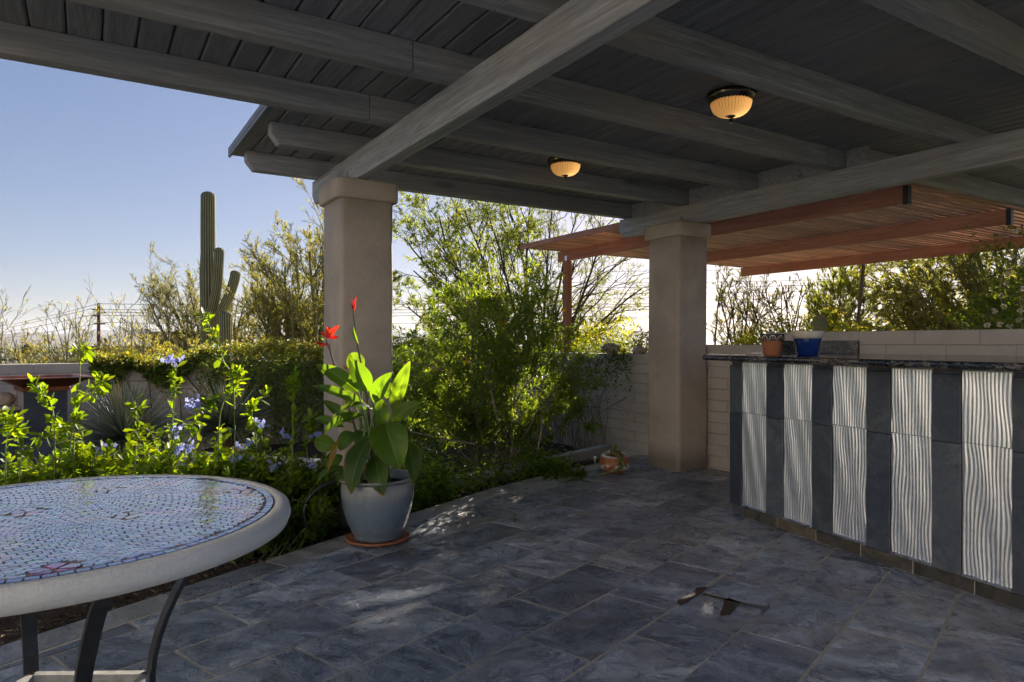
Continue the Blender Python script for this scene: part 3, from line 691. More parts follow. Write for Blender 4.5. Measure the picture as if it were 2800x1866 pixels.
for i, (k, a, b) in enumerate(strips):
    if k == 'S':
        zz = [Z0P - 0.004, ZM1 - 0.01 + 0.0, Z1P - 0.014]
        bar_box('slate_strip', a + 0.001, b - 0.001, 0.0, 0.0135, zz[0], zz[1] - 0.0012, BARSLATE)
        bar_box('slate_strip', a + 0.001, b - 0.001, 0.0, 0.0130, zz[1] + 0.0012, zz[2], BARSLATE)
    else:
        wave_panel(a, b, Z0P + 0.012, ZM1 - 0.002, 2 * i + 1); wave_panel(a, b, ZM1 + 0.002, Z1P, 2 * i + 2)
        bar_box('panel_trim', a + 0.003, b - 0.003, -0.004, 0.016, Z0P - 0.002, Z0P + 0.011, ALUTRIM)
        bar_box('panel_backing', a + 0.002, b - 0.002, -0.0055, -0.001, Z0P, Z1P + 0.006, ALUTRIM, 0)
bar_box('head_rail', sv[0] + 0.002, SEND, -0.004, 0.010, Z1P + 0.006, 1.0335, simple('stained head rail', (0.16, 0.09, 0.035), 0.6), 0)
su = 0.0
while su < SEND:
    e1 = min(su + 0.305, SEND); bar_box('kick_tile', su + 0.003, e1 - 0.003, -0.008, 0.003, 0.0015, Z0P - 0.008, KICK); su = e1
bar_box('kick_grout', 0.0, SEND, -0.009, -0.0005, 0.0, Z0P - 0.003, GROUT, 0)
ct = [bp(-0.14, 0.225, 0)[:2], bp(SEND, 0.225, 0)[:2], (4.849, bp(SEND, 0.2, 0)[1]), (4.849, 3.72), (4.40, 3.56)]
ctop = prism('countertop', ct, 1.034, 1.070, GRAN, bar, 0.0165, 5)

# pots on the bar
pt = np.array([3.75, 2.84, 1.0705])
e = empty('patterned_flowerpot', pt, 'small terracotta flowerpot with black and white fan pattern rim', 'flowerpot', 'pots standing on the bar')
def fan_mat():
    g = G('painted fan rim'); p = g.n('VectorMath', operation='SUBTRACT', _0=g.n('NewGeometry').outputs['Position'], _1=tuple(pt)).outputs[0]; q = g.sep(p)
    an = g.math('ARCTAN2', q[1], q[0]); u = g.math('MULTIPLY', an, 9.0 / (2 * math.pi)); fu = g.math('SUBTRACT', g.math('FRACT', u), 0.5)
    v = g.math('MULTIPLY', g.math('SUBTRACT', q[2], 0.091), 1 / 0.046)
    pa = g.math('ARCTAN2', fu, g.math('SUBTRACT', v, -0.15)); sp = g.math('ABSOLUTE', g.math('SINE', g.math('MULTIPLY', pa, 7.0)))
    rr = g.math('SQRT', g.math('ADD', g.math('POWER', fu, 2.0), g.math('POWER', g.math('MULTIPLY', v, 0.55), 2.0)))
    c = g.ramp(sp, [(0.18, (0.62, 0.58, 0.5)), (0.34, (0.10, 0.022, 0.015))]); c = g.mix(g.ramp(rr, [(0.42, 0.0), (0.46, 1.0)]), c, (0.02, 0.018, 0.018))
    ring = g.ramp(g.math('ABSOLUTE', g.math('SUBTRACT', rr, 0.43)), [(0.02, 1.0), (0.05, 0.0)]); c = g.mix(ring, c, (0.55, 0.52, 0.46))
    return g.fin(c, 0.45, None)
lathe('pot_body', [(0.0, 0.0), (0.048, 0.0), (0.05, 0.004), (0.066, 0.09), (0.066, 0.094)], pt, TERRA, e, 40)
lathe('pot_rim', [(0.066, 0.091), (0.0735, 0.092), (0.0765, 0.134), (0.0755, 0.137), (0.068, 0.137), (0.063, 0.10), (0.0, 0.10)], pt, fan_mat(), e, 40)
pt2 = np.array([3.857, 2.66, 1.0705])
e = empty('glazed_flowerpot', pt2, 'cobalt blue flowerpot with a cream rim', 'flowerpot', 'pots standing on the bar')
lathe('pot_body', [(0.0, 0.0), (0.058, 0.0), (0.061, 0.004), (0.083, 0.107), (0.083, 0.110)], pt2, COBALT, e, 40)
lathe('pot_rim', [(0.083, 0.107), (0.0905, 0.109), (0.094, 0.152), (0.092, 0.154), (0.085, 0.154), (0.08, 0.12), (0.0, 0.12)], pt2, CREAM, e, 40)

# ================================================================== TERRACOTTA BOWL WITH LIZARD FIGURE
pb = np.array([3.985, 4.655, 0.002])
e = empty('terracotta_bowl', pb, 'round terracotta bowl with flaking white paint and green lizard figure over its rim', 'bowl')
prof = [(0.0, 0.0), (0.055, 0.0), (0.10, 0.018), (0.130, 0.055), (0.139, 0.095), (0.130, 0.135), (0.108, 0.163), (0.098, 0.168), (0.092, 0.162), (0.112, 0.13), (0.118, 0.09), (0.09, 0.03), (0.0, 0.02)]
def tilted(o, c, ax, ang):
    M_ = Matrix.Translation(Vector(c)) @ Matrix.Rotation(ang, 4, Vector(ax)) @ Matrix.Translation(-Vector(c)); o.data.transform(M_); return o
b_ = lathe('bowl', prof, pb, PEEL, e, 48); tilted(b_, pb + np.array([0, 0, 0.09]), (RT[0], RT[1], 0), R(9))
def liz_pt(px, py, d): return at(px, py, d)
LZ = [(1683, 1217, 5.95), (1677, 1226, 5.94), (1674, 1235, 5.95), (1684, 1241, 5.92), (1694, 1250, 5.86), (1699, 1262, 5.835), (1703, 1274, 5.84)]
P_ = curve_pts([at(*q) for q in LZ], 24)[None]; t_ = np.linspace(0, 1, 24)
rr = np.interp(t_, [0, 0.08, 0.25, 0.45, 0.7, 0.9, 1], [0.012, 0.021, 0.018, 0.024, 0.022, 0.018, 0.015])[None]
tubes('lizard_body', P_, rr, LIZ, e, 10)
tail = curve_pts([at(1702, 1273, 5.84), at(1695, 1283, 5.80), at(1672, 1289, 5.80), at(1648, 1296, 5.82), at(1622, 1299, 5.85)], 20)
tail[:, 2] = np.maximum(tail[:, 2], 0.006); tubes('lizard_tail', tail[None], np.linspace(0.016, 0.004, 20)[None], LIZ, e, 8)
for pts in ([(1699, 1258, 5.83), (1693, 1268, 5.80), (1691, 1276, 5.815)], [(1703, 1268, 5.83), (1710, 1274, 5.83), (1713, 1277, 5.85)], [(1684, 1240, 5.90), (1693, 1236, 5.93), (1697, 1232, 5.96)], [(1685, 1243, 5.9), (1690, 1252, 5.84), (1690, 1260, 5.83)]):
    tubes('lizard_leg', curve_pts([at(*q) for q in pts], 8)[None], np.linspace(0.010, 0.007, 8)[None], LIZ, e, 6)

# ================================================================== CANNA POT
pc = np.array([1.455, 3.815, 0.0])
sa = lathe('plant_saucer', [(0.0, 0.004), (0.165, 0.004), (0.18, 0.006), (0.187, 0.018), (0.182, 0.021), (0.172, 0.013), (0.0, 0.012)], pc, TERRA, None, 48)
tag(sa, 'stained terracotta saucer under the glazed blue grey pot', 'saucer')
e = empty('glazed_planter', pc + np.array([0, 0, 0.014]), 'large blue grey glazed planter holding the canna', 'planter')
lathe('pot_body', [(0.0, 0.0145), (0.132, 0.0145), (0.140, 0.02), (0.138, 0.034), (0.146, 0.045), (0.176, 0.11), (0.200, 0.19), (0.212, 0.27), (0.210, 0.325), (0.203, 0.345)], pc, GLAZE, e, 64)
lathe('pot_rim', [(0.203, 0.344), (0.212, 0.350), (0.226, 0.358), (0.229, 0.366), (0.222, 0.371), (0.205, 0.368), (0.196, 0.355), (0.19, 0.32)], pc, GLAZE, e, 64)
lathe('potting_soil', [(0.0, 0.318), (0.197, 0.312)], pc, SOIL, e, 32)

canna = empty('canna_plant', pc + np.array([0, 0, 0.315]), 'leafy canna lily with red flowers growing in the glazed planter', 'plant')
D0 = float((pc[:2] @ FW[:2]))
def blade(base, tip, width, nrm, sag=0.06, fold=0.35, col=(0.05, 0.12, 0.02), brown=0.0, roll=0.0, twist=0.0, name='leaf', parent=None, wave=0.02, peak=0.42, mat=None):
    base, tip = np.asarray(base, float), np.asarray(tip, float); nrm = np.asarray(nrm, float)
    K, M_ = 22, 11; ax = tip - base; L_ = np.linalg.norm(ax); ax = ax / L_
    s_ = unit(np.cross(ax, nrm)); n_ = np.cross(s_, ax)
    t = np.linspace(0, 1, K)[:, None]; mid = base + ax * L_ * t + n_ * (sag * 4 * t * (1 - t))
    T_ = unit(np.gradient(mid, axis=0)); ang = twist * t
    S1 = unit(np.cross(T_, np.repeat(n_[None], K, 0))); N1 = np.cross(S1, T_); S2 = S1 * np.cos(ang) + N1 * np.sin(ang); N2 = np.cross(S2, T_)
    tt = t[:, 0]; wprof = np.where(tt < peak, np.sin(0.5 * np.pi * tt / peak) ** 0.8, np.cos(0.5 * np.pi * (tt - peak) / (1 - peak)) ** 0.75) * width * 0.5
    wprof = np.maximum(wprof, 0.0012); u = np.linspace(-1, 1, M_)
    ph = rng.uniform(0, 6.28); V = np.zeros((K, M_, 3)); C = np.zeros((K, M_, 3)); Q = np.zeros((K, M_, 3))
    for j, uu in enumerate(u):
        off = wprof * uu; up = fold * np.abs(off) * (1 + roll * uu) + wave * wprof * np.sin(tt * 13 + ph + uu * 2) * abs(uu)
        V[:, j] = mid + S2 * off[:, None] + N2 * up[:, None]
        edge = np.clip((np.abs(uu) - 0.80) / 0.2, 0, 1) * (0.5 + 0.5 * np.sin(tt * 21 + ph * 3)); tipb = np.clip((tt - 0.9) / 0.1, 0, 1)
        bw = np.clip(brown * (edge * 1.2 + tipb * 1.5), 0, 1)[:, None]
        g_ = np.array(col)[None] * (1 + 0.12 * np.sin(tt * 5 + ph))[:, None]; C[:, j] = g_ * (1 - bw) + np.array([0.30, 0.17, 0.07]) * bw
        Q[:, j] = np.stack([tt, np.full(K, uu), np.zeros(K)], -1)
    ii = np.arange(K * M_).reshape(K, M_); Fq = np.stack([ii[:-1, :-1], ii[1:, :-1], ii[1:, 1:], ii[:-1, 1:]], -1).reshape(-1, 4)
    return mesh(name, V.reshape(-1, 3), Fq, mat or CANNA, parent, True, C.reshape(-1, 3), Q.reshape(-1, 3))
def cz(x, y, d): return at(820 + x / 2.0625, 780 + y / 2.0625, D0 + d)
TOCAM = -FW; UP = np.array([0, 0, 1.0])
g1, g2, g3 = (0.08, 0.165, 0.028), (0.105, 0.20, 0.028), (0.075, 0.145, 0.038)
LV = [  # base, tip, width(px of the close-up), facing, sag, col, brown
    ((485, 780, -0.06), (563, 1038, -0.20), 205, TOCAM + 0.5 * UP, 0.05, g2, 0.3),
    ((395, 860, -0.07), (290, 1182, -0.24), 145, TOCAM + 0.45 * UP - 0.3 * RT, 0.05, g3, 0.9),
    ((425, 960, -0.08), (470, 1190, -0.22), 135, TOCAM + 0.4 * UP, 0.04, g3, 0.9),
    ((615, 880, -0.02), (642, 1118, -0.08), 96, TOCAM + 0.4 * RT + 0.3 * UP, 0.03, g3, 0.3),
    ((525, 720, 0.05), (622, 428, 0.06), 92, TOCAM - 0.3 * RT, 0.02, g2, 0.2),
    ((415, 660, -0.03), (517, 492, -0.10), 92, TOCAM - 0.2 * RT + 0.2 * UP, 0.02, g1, 0.1),
    ((390, 600, 0.02), (278, 412, -0.04), 112, TOCAM + 0.3 * RT, 0.03, g1, 0.2),
    ((350, 490, 0.12), (285, 384, 0.16), 105, TOCAM + 0.3 * UP, 0.02, g2, 0.2),
    ((330, 605, -0.02), (88, 450, -0.06), 92, TOCAM + 0.8 * UP, 0.03, g1, 0.3),
    ((300, 655, 0.00), (66, 570, 0.03), 62, TOCAM + 0.9 * UP, 0.03, g1, 0.3),
    ((385, 715, 0.02), (168, 582, 0.08), 70, TOCAM + 0.8 * UP, 0.03, g3, 0.2),
    ((420, 705, -0.05), (178, 755, -0.14), 62, TOCAM * 0.5 + UP, 0.06, g3, 0.3),
    ((375, 742, -0.06), (132, 842, -0.15), 70, TOCAM * 0.7 + UP, 0.05, g1, 0.3),
    ((515, 765, 0.00), (692, 660, -0.03), 92, TOCAM + 0.4 * UP, 0.03, g2, 0.5),
    ((605, 832, 0.00), (798, 772, 0.02), 46, TOCAM * 0.6 + UP, 0.03, g1, 0.2),
    ((205, 905, 0.06), (80, 885, 0.10), 100, TOCAM + 0.2 * UP, 0.01, g2, 0.5),
    ((255, 1030, -0.03), (96, 1118, -0.10), 66, TOCAM * 0.8 + UP, 0.04, g1, 0.9),
    ((268, 1040, -0.05), (215, 1125, -0.12), 52, TOCAM + 0.3 * UP, 0.02, g3, 0.4),
    ((300, 830, -0.03), (225, 935, -0.08), 85, TOCAM + 0.4 * UP, 0.03, g3, 0.2),
    ((460, 800, 0.03), (455, 640, 0.06), 90, TOCAM + 0.3 * RT, 0.02, g2, 0.1),
    ((490, 640, 0.06), (505, 545, 0.10), 66, TOCAM, 0.02, g2, 0.1),
    ((370, 830, 0.02), (330, 930, -0.08), 96, TOCAM + 0.4 * UP, 0.03, g3, 0.2),
    ((300, 780, 0.10), (130, 650, 0.14), 64, TOCAM + 0.6 * UP, 0.02, g1, 0.2),
    ((250, 800, 0.08), (90, 752, 0.12), 60, TOCAM + 0.6 * UP, 0.02, g1, 0.2),
    ((405, 560, 0.08), (345, 470, 0.10), 60, TOCAM + 0.2 * UP, 0.02, g2, 0.2),
    ((600, 900, 0.08), (705, 975, 0.06), 60, TOCAM + 0.6 * UP, 0.03, g1, 0.2),
    ((500, 830, 0.10), (560, 760, 0.14), 70, TOCAM + 0.3 * UP, 0.02, g2, 0.1),
    ((240, 960, 0.06), (150, 1060, 0.0), 70, TOCAM + 0.5 * UP, 0.03, g3, 0.4)]
for b_, t_, wpx, nn, sg, cc, br in LV:
    B0, T0 = cz(*b_), cz(*t_)
    blade(B0, T0, wpx / 2.0625 / FPX * D0, nn, sg, 0.22 + rng.uniform(0, 0.2), tuple(np.array(cc) * rng.uniform(0.85, 1.15)), br, rng.uniform(-0.4, 0.4), rng.uniform(-0.3, 0.3), 'leaf', canna)
o = blade(cz(218, 868, -0.1), cz(152, 1058, -0.13), 0.03, TOCAM, 0.03, 0.9, (0.34, 0.20, 0.09), 0.3, 0, 1.2, 'dried_leaf', canna, 0.2); o['label'] = 'curled dry brown canna leaf'
o = blade(cz(270, 470, 0.02), cz(240, 452, 0.0), 0.016, TOCAM, 0.01, 0.5, (0.34, 0.16, 0.05), 0.3, 0, 0.4, 'dried_leaf', canna, 0.2)
stems = []
for b_, *_ in LV:
    if b_[1] > 930: continue
    q = cz(*b_); root = pc + np.array([rng.normal(0, 0.05), rng.normal(0, 0.05), 0.31])
    if b_[1] < 780 or rng.random() < 0.4: stems.append(curve_pts([root, (root * 0.6 + q * 0.4) * np.array([1, 1, 1]) + np.array([0, 0, 0.03]), q], 8))
for P in stems: tubes('stem', P[None], np.linspace(0.010, 0.005, 8)[None], STEM, canna, 6)
DKST = simple('purple green canna stalk', (0.085, 0.075, 0.045), 0.5)
fs1 = curve_pts([pc + np.array([-0.03, 0.02, 0.32]), cz(260, 640, 0.02), cz(205, 490, 0.0), cz(172, 372, -0.02), cz(166, 330, -0.02)], 18)
fs2 = curve_pts([pc + np.array([0.0, 0.02, 0.32]), cz(372, 600, 0.0), cz(340, 420, 0.0), cz(318, 290, 0.0), cz(303, 170, 0.0), cz(302, 120, 0.0)], 20)
stalk1 = tubes('flower_stalk', fs1[None], np.linspace(0.008, 0.0042, 18)[None], DKST, canna, 8); stalk2 = tubes('flower_stalk', fs2[None], np.linspace(0.008, 0.0040, 20)[None], DKST, canna, 8)
RED = [(0.62, 0.035, 0.012), (0.75, 0.085, 0.02), (0.50, 0.018, 0.014)]
def petal(b, t, wd, n, i, tw=0.6, par=None): return blade(b, t, wd, n, 0.014, 0.3, RED[i % 3], 0, 0, tw, 'petal', par, 0.35, 0.6, PETAL)
fl = [((168, 300), (222, 228), 0.030), ((168, 300), (150, 236), 0.028), ((165, 298), (218, 292), 0.022), ((166, 300), (118, 262), 0.020), ((168, 305), (195, 255), 0.030), ((160, 300), (168, 235), 0.024), ((158, 330), (84, 312), 0.020), ((158, 335), (110, 348), 0.016), ((156, 335), (96, 322), 0.016)]
for i, (b_, t_, wd) in enumerate(fl): petal(cz(*b_, -0.02), cz(*t_, -0.02 + rng.normal(0, 0.02)), wd, TOCAM + 0.3 * rng.normal(size=3), i, rng.uniform(-0.8, 0.8), stalk1)
o = blade(cz(168, 372, -0.02), cz(146, 300, -0.02), 0.008, TOCAM, 0.004, 0.6, (0.16, 0.03, 0.03), 0, 0, 0, 'bud', stalk1, 0, 0.5, PETAL)
for b_, t_, wd, c in (((304, 150), (318, 62), 0.012, RED[0]), ((302, 155), (290, 48), 0.007, (0.16, 0.03, 0.05)), ((302, 150), (300, 80), 0.008, (0.20, 0.03, 0.05)), ((303, 140), (312, 95), 0.008, RED[2]), ((302, 150), (286, 80), 0.006, (0.14, 0.03, 0.05))):
    blade(cz(*b_, 0), cz(*t_, -0.01), wd, TOCAM, 0.003, 0.7, c, 0, 0, 0, 'bud', stalk2, 0, 0.4, PETAL)
blade(cz(330, 330, -0.005), cz(300, 228, -0.02), 0.020, TOCAM - 0.3 * RT, 0.01, 0.4, g1, 0, 0, 0, 'leaf', canna)

# black irrigation hose looping out of the bed behind the planter
hp = [at(918, 1316, 3.95), at(880, 1330, 3.9), at(845, 1362, 3.86), at(831, 1400, 3.84), at(838, 1432, 3.86), at(862, 1450, 3.95), at(884, 1452, 4.03)]
hp[-1][2] = -0.07; hp[-2][2] = -0.045
o = pipe('irrigation_hose', hp, 0.008, 0.008, HOSE, None, 40, 8); tag(o, 'black irrigation hose looping into the bed beside the planter', 'hose')
# litter of crumbs on the border tiles
cr = []
for i in range(70):
    p = on_z(rng.uniform(560, 900), 0, 0)if False else None
pts = []
for i in range(120):
    x = rng.uniform(480, 1000); y = np.interp(x, [480, 1000], [1625, 1470]) + abs(rng.normal(0, 26)); q = on_z(x, y, 0.004); pts.append(q)
pts = np.array(pts); V, F = leaf_vf(pts, rdir(len(pts)) * np.array([1, 1, 0.1]), np.repeat(UP[None], len(pts), 0), rng.uniform(0.003, 0.010, len(pts)), rng.uniform(0.003, 0.007, len(pts)), 0.8, -0.3)
o = mesh('leaf_crumbs', V, F, TINT, None, False, np.full((len(V), 3), 0.02)); tag(o, 'dark crumbs of dry leaf scattered on the patio edge', 'litter', kind='stuff')

# ================================================================== MOSAIC TABLE
tc = np.array([-0.066, 1.93]); TRAD, TZ = 0.529, 0.742
tbl = empty('mosaic_table', (tc[0], tc[1], 0), 'round table with blue and pink mosaic top, pale rim and black iron legs', 'table')
lathe('table_rim', [(0.0, TZ - 0.052), (TRAD - 0.02, TZ - 0.052), (TRAD - 0.004, TZ - 0.046), (TRAD + 0.004, TZ - 0.026), (TRAD, TZ - 0.008), (TRAD - 0.012, TZ), (TRAD - 0.034, TZ - 0.0005), (TRAD - 0.0345, TZ - 0.004), (0.0, TZ - 0.004)], (tc[0], tc[1], 0),
      plaster('pale cast rim', (0.62, 0.60, 0.55), 140, 0.35, 0.10, False), tbl, 128)
lathe('mosaic_bed', [(0.0, TZ - 0.0032), (TRAD - 0.0355, TZ - 0.0032)], (tc[0], tc[1], 0), plaster('mosaic grout', (0.26, 0.21, 0.17), 140, 0.3, 0.2, False), tbl, 96)
def mosaic_mat():
    g = G('glossy mosaic glass'); a = g.n('Attribute', attribute_name='Col').outputs['Color']; p = g.pos((1, 1, 1)); n = g.noise(p, 60, 4, 0.6)
    c = g.mix(g.ramp(n, [(0.4, 0.0), (0.8, 0.35)]), a, (0.75, 0.72, 0.78)); return g.fin(c, g.ramp(n, [(0.3, 0.06), (0.7, 0.16)]), g.bump(g.noise(p, 18, 3), 0.18, 0.003), spec=0.7, coat=0.5)
MOS = mosaic_mat()
flowers = [(on_z(355, 1408, TZ)[:2] - tc, 0.034, 'w'), (on_z(75, 1400, TZ)[:2] - tc, 0.036, 'p'), (on_z(300, 1340, TZ)[:2] - tc, 0.034, 'w'), (on_z(660, 1342, TZ)[:2] - tc, 0.034, 'p'), (on_z(150, 1556, TZ)[:2] - tc, 0.042, 'm'), (np.array([-0.33, 0.05]), 0.06, 'm'), (np.array([-0.25, -0.22]), 0.055, 'w'), (np.array([-0.2, 0.3]), 0.055, 'p')]
TR2 = TRAD - 0.040
tiles = []
def mtile(poly, col): tiles.append((np.array(poly), np.array(col)))
RB = 0.024; nb = 120
for i in range(nb):
    a0, a1 = 2 * math.pi * (i + 0.07) / nb, 2 * math.pi * (i + 0.93) / nb; r0, r1 = TR2 - RB + 0.002 + 0.006, TR2
    c = np.array([0.045, 0.10, 0.30]) if i % 7 else np.array([0.05, 0.26, 0.34])
    mtile([(r0 * math.cos(a0), r0 * math.sin(a0)), (r1 * math.cos(a0), r1 * math.sin(a0)), (r1 * math.cos(a1), r1 * math.sin(a1)), (r0 * math.cos(a1), r0 * math.sin(a1))], c * rng.uniform(0.7, 1.3))
def wv(x, y): return np.array([0.035 * math.sin(9 * y + 3 * x) + 0.02 * math.sin(17 * x + 2), 0.04 * math.sin(8 * x + 1) + 0.018 * math.sin(21 * y)])
def mcol(x, y):
    f = math.sin(7 * x + 3 * math.sin(6 * y)) + math.sin(9 * y - 4 * x + 1.0); d = x * FW[0] + y * FW[1]
    e_ = x * RT[0] + y * RT[1]
    if d < -0.05 and e_ > 0.12 - 0.5 * (d + 0.3) and f < 0.9: base = (0.30, 0.38, 0.60) if f > -0.4 else (0.42, 0.52, 0.64)
    elif d < -0.25: base = (0.26, 0.30, 0.55) if f > 0.1 else (0.66, 0.55, 0.57)
    elif f > 0.7: base = (0.52, 0.60, 0.70)
    elif f > -0.2: base = (0.54, 0.60, 0.72)
    elif f > -0.9: base = (0.68, 0.60, 0.65)
    else: base = (0.50, 0.58, 0.70)
    return np.array(base) * rng.uniform(0.72, 1.22) * (1 + 0.1 * rng.normal(size=3))
su, sw = 0.0235, 0.0155
for i in range(-26, 27):
    for j in range(-38, 39):
        ox = su * (0.5 if j % 2 else 0)
        cs = [(i * su + ox + a * su, j * sw + b * sw) for a, b in ((0.06, 0.08), (0.94, 0.08), (0.94, 0.92), (0.06, 0.92))]
        q = [np.array(c) + wv(*c) + rng.normal(0, 0.0008, 2) for c in cs]; m_ = np.mean(q, 0)
        RM = TR2 - RB + 0.0035
        if np.hypot(*m_) > RM - 0.004: continue
        q = [k * min(1.0, RM / max(1e-6, np.hypot(*k))) for k in q]
        if any(np.linalg.norm(m_ - fc) < fr + 0.0055 for fc, fr, _ in flowers): continue
        mtile(q, mcol(*m_))
for fc, fr, k in flowers:
    pal = {'w': [(0.66, 0.64, 0.66), (0.60, 0.62, 0.68)], 'p': [(0.55, 0.36, 0.50), (0.62, 0.52, 0.60)], 'm': [(0.22, 0.05, 0.22), (0.34, 0.07, 0.24)]}[k]
    ro = rng.uniform(0, 6.28)
    for m_ in range(5):
        a0 = ro + m_ * 1.2566; pts = []
        for t in np.linspace(0, 1, 7): pts.append(fc + fr * np.array([math.cos(a0 + (t - 0.5) * 1.02), math.sin(a0 + (t - 0.5) * 1.02)]) * (0.78 + 0.2 * math.sin(t * math.pi)))
        for t in (0.75, 0.25): pts.append(fc + 0.18 * fr * np.array([math.cos(a0 + (t - 0.5) * 0.9), math.sin(a0 + (t - 0.5) * 0.9)]))
        pts = [q * min(1.0, (TR2 - RB - 0.002) / max(1e-6, np.linalg.norm(q))) for q in pts]
        mtile(pts, np.array(pal[m_ % 2]) * rng.uniform(0.85, 1.15))
    for s_ in (-1, 1):
        a0 = ro + 2.5 * s_; d_ = np.array([math.cos(a0), math.sin(a0)]); n_ = np.array([-d_[1], d_[0]])
        if np.linalg.norm(fc + d_ * fr * 1.6) < TR2 - RB - 0.004: mtile([fc + d_ * fr * 1.0, fc + d_ * fr * 1.2 + n_ * 0.008, fc + d_ * fr * 1.55, fc + d_ * fr * 1.2 - n_ * 0.008], (0.10, 0.30, 0.42))
tiles.sort(key=lambda q: -(q[0].mean(0) @ (-FW[:2])))
def tile_vf(poly, z0, z1):
    n = len(poly); zt = z1 + rng.normal(0, 0.00025); tl = rng.normal(0, 0.012, 2); c = poly.mean(0)
    V = [(x + tc[0], y + tc[1], z0) for x, y in poly] + [(x + tc[0], y + tc[1], zt + (x - c[0]) * tl[0] + (y - c[1]) * tl[1]) for x, y in poly]
    F = [list(range(n, 2 * n))] + [[i, (i + 1) % n, n + (i + 1) % n, n + i] for i in range(n)]; return V, F
def ccw(p): x, y = p[:, 0], p[:, 1]; return p if np.dot(x, np.roll(y, -1)) - np.dot(y, np.roll(x, -1)) > 0 else p[::-1]
rv, rf, rc = [], [], []
vis = [q for q in tiles if (q[0].mean(0) + tc)[0] > -0.35]; hid = [q for q in tiles if not (q[0].mean(0) + tc)[0] > -0.35]
for i, (p, c) in enumerate(vis + hid):
    V, F = tile_vf(ccw(p), TZ - 0.0030, TZ - 0.0006)
    if i < 295: mesh('mosaic_tile', V, F, MOS, tbl, False, np.repeat(np.clip(c, 0, 1)[None], len(V), 0))
    else:
        o_ = len(rv); rv += V; rf += [[k + o_ for k in f] for f in F]; rc += [np.clip(c, 0, 1)] * len(V)
o = mesh('mosaic_field', rv, rf, MOS, tbl, False, np.array(rc)); o['kind'] = 'stuff'
def bar_strip(name, pts, wd, th, side, mat, parent, K=18):
    P = curve_pts(pts, K); T_ = unit(np.gradient(P, axis=0)); s_ = np.repeat(unit(np.asarray(side, float))[None], K, 0); n_ = unit(np.cross(T_, s_)); s_ = np.cross(n_, T_)
    V = np.stack([P + s_ * wd / 2 + n_ * th / 2, P - s_ * wd / 2 + n_ * th / 2, P - s_ * wd / 2 - n_ * th / 2, P + s_ * wd / 2 - n_ * th / 2], 1).reshape(-1, 3)
    F = []
    for k in range(K - 1): F += [[k * 4 + i, k * 4 + (i + 1) % 4, k * 4 + 4 + (i + 1) % 4, k * 4 + 4 + i] for i in range(4)]
    F += [[3, 2, 1, 0], [(K - 1) * 4 + i for i in range(4)]]
    return mesh(name, V, F, mat, parent)
leg_dirs = [math.atan2(0.25, 1.0), math.atan2(0.25, 1.0) + math.pi / 2, math.atan2(0.25, 1.0) + math.pi, math.atan2(0.25, 1.0) + 3 * math.pi / 2]
for a in leg_dirs:
    d_ = np.array([math.cos(a), math.sin(a), 0]); sd_ = np.array([-d_[1], d_[0], 0]); c0 = np.array([tc[0], tc[1], 0])
    pr = [(0.44, 0.688), (0.36, 0.62), (0.255, 0.45), (0.215, 0.29), (0.25, 0.12), (0.33, 0.004)]
    bar_strip('leg', [c0 + d_ * r_ + np.array([0, 0, z]) for r_, z in pr], 0.032, 0.012, sd_, IRON, tbl)
for k in range(4):
    a, b = leg_dirs[k], leg_dirs[(k + 1) % 4]; r_ = 0.208
    p, q = np.array([tc[0] + r_ * math.cos(a), tc[1] + r_ * math.sin(a), 0.29]), np.array([tc[0] + r_ * math.cos(b), tc[1] + r_ * math.sin(b), 0.29])
    bar_strip('stretcher', [p, (p + q) / 2, q], 0.030, 0.02, (0, 0, 1), FRAMETOP, tbl, 4)

# ================================================================== COPPER FIRE BOWL ON SLATE PILLAR, LOW WALL BESIDE IT
pp = at(64, HY, 6.0); pr0 = R(13.3); ex = np.array([math.cos(pr0), math.sin(pr0)]); ey = np.array([-math.sin(pr0), math.cos(pr0)]); PWD = 0.335
pcn = pp[:2] + ex * PWD / 2 + ey * PWD / 2
def sqp(h): return [pcn + ex * a * h + ey * b * h for a, b in ((-1, -1), (1, -1), (1, 1), (-1, 1))]
e = empty('slate_pillar', (pcn[0], pcn[1], -0.08), 'square pillar clad in blue slate with a tan edge, under the copper bowl', 'pillar')
prism('pillar_core', sqp(PWD / 2 - 0.012), -0.2, 0.715, BLOCK, e)
def face_tile(c, u_, half, z0, z1, th, mat, name='slate_face'):
    n_ = np.array([u_[1], -u_[0]]); a, b = c - u_ * half, c + u_ * half
    V = [(*p, z) for z in (z0, z1) for p in (a, b, b + n_ * th, a + n_ * th)]
    F = [(0, 1, 2, 3), (7, 6, 5, 4), (0, 4, 5, 1), (1, 5, 6, 2), (2, 6, 7, 3), (3, 7, 4, 0)]
    return mesh(name, V, F, mat, e)
fc_ = pcn - ey * (PWD / 2 - 0.0115)
for z0, z1 in ((-0.15, 0.268), (0.272, 0.714)): face_tile(fc_, ex, PWD / 2 - 0.003, z0, z1, 0.0115, PILLAR)
fc_ = pcn - ex * (PWD / 2 - 0.0115); face_tile(fc_, -ey, PWD / 2 - 0.016, -0.15, 0.714, 0.0115, STUCCO, 'tan_face')
e = empty('copper_bowl', (pcn[0], pcn[1], 0.716), 'wide square copper fire bowl sitting on the slate pillar', 'fire bowl')
def frust(name, secs, mat, par):
    V, F = [], []
    for h, z in secs: V += [(*p, z) for p in sqp(h)]
    for k in range(len(secs) - 1): F += [[k * 4 + i, k * 4 + (i + 1) % 4, k * 4 + 4 + (i + 1) % 4, k * 4 + 4 + i] for i in range(4)]
    return bevel(mesh(name, V, F, mat, par), 0.003, 1)
frust('bowl_neck', [(0.0, 0.7165), (0.182, 0.7165), (0.182, 0.755), (0.176, 0.757)], COPPER, e)
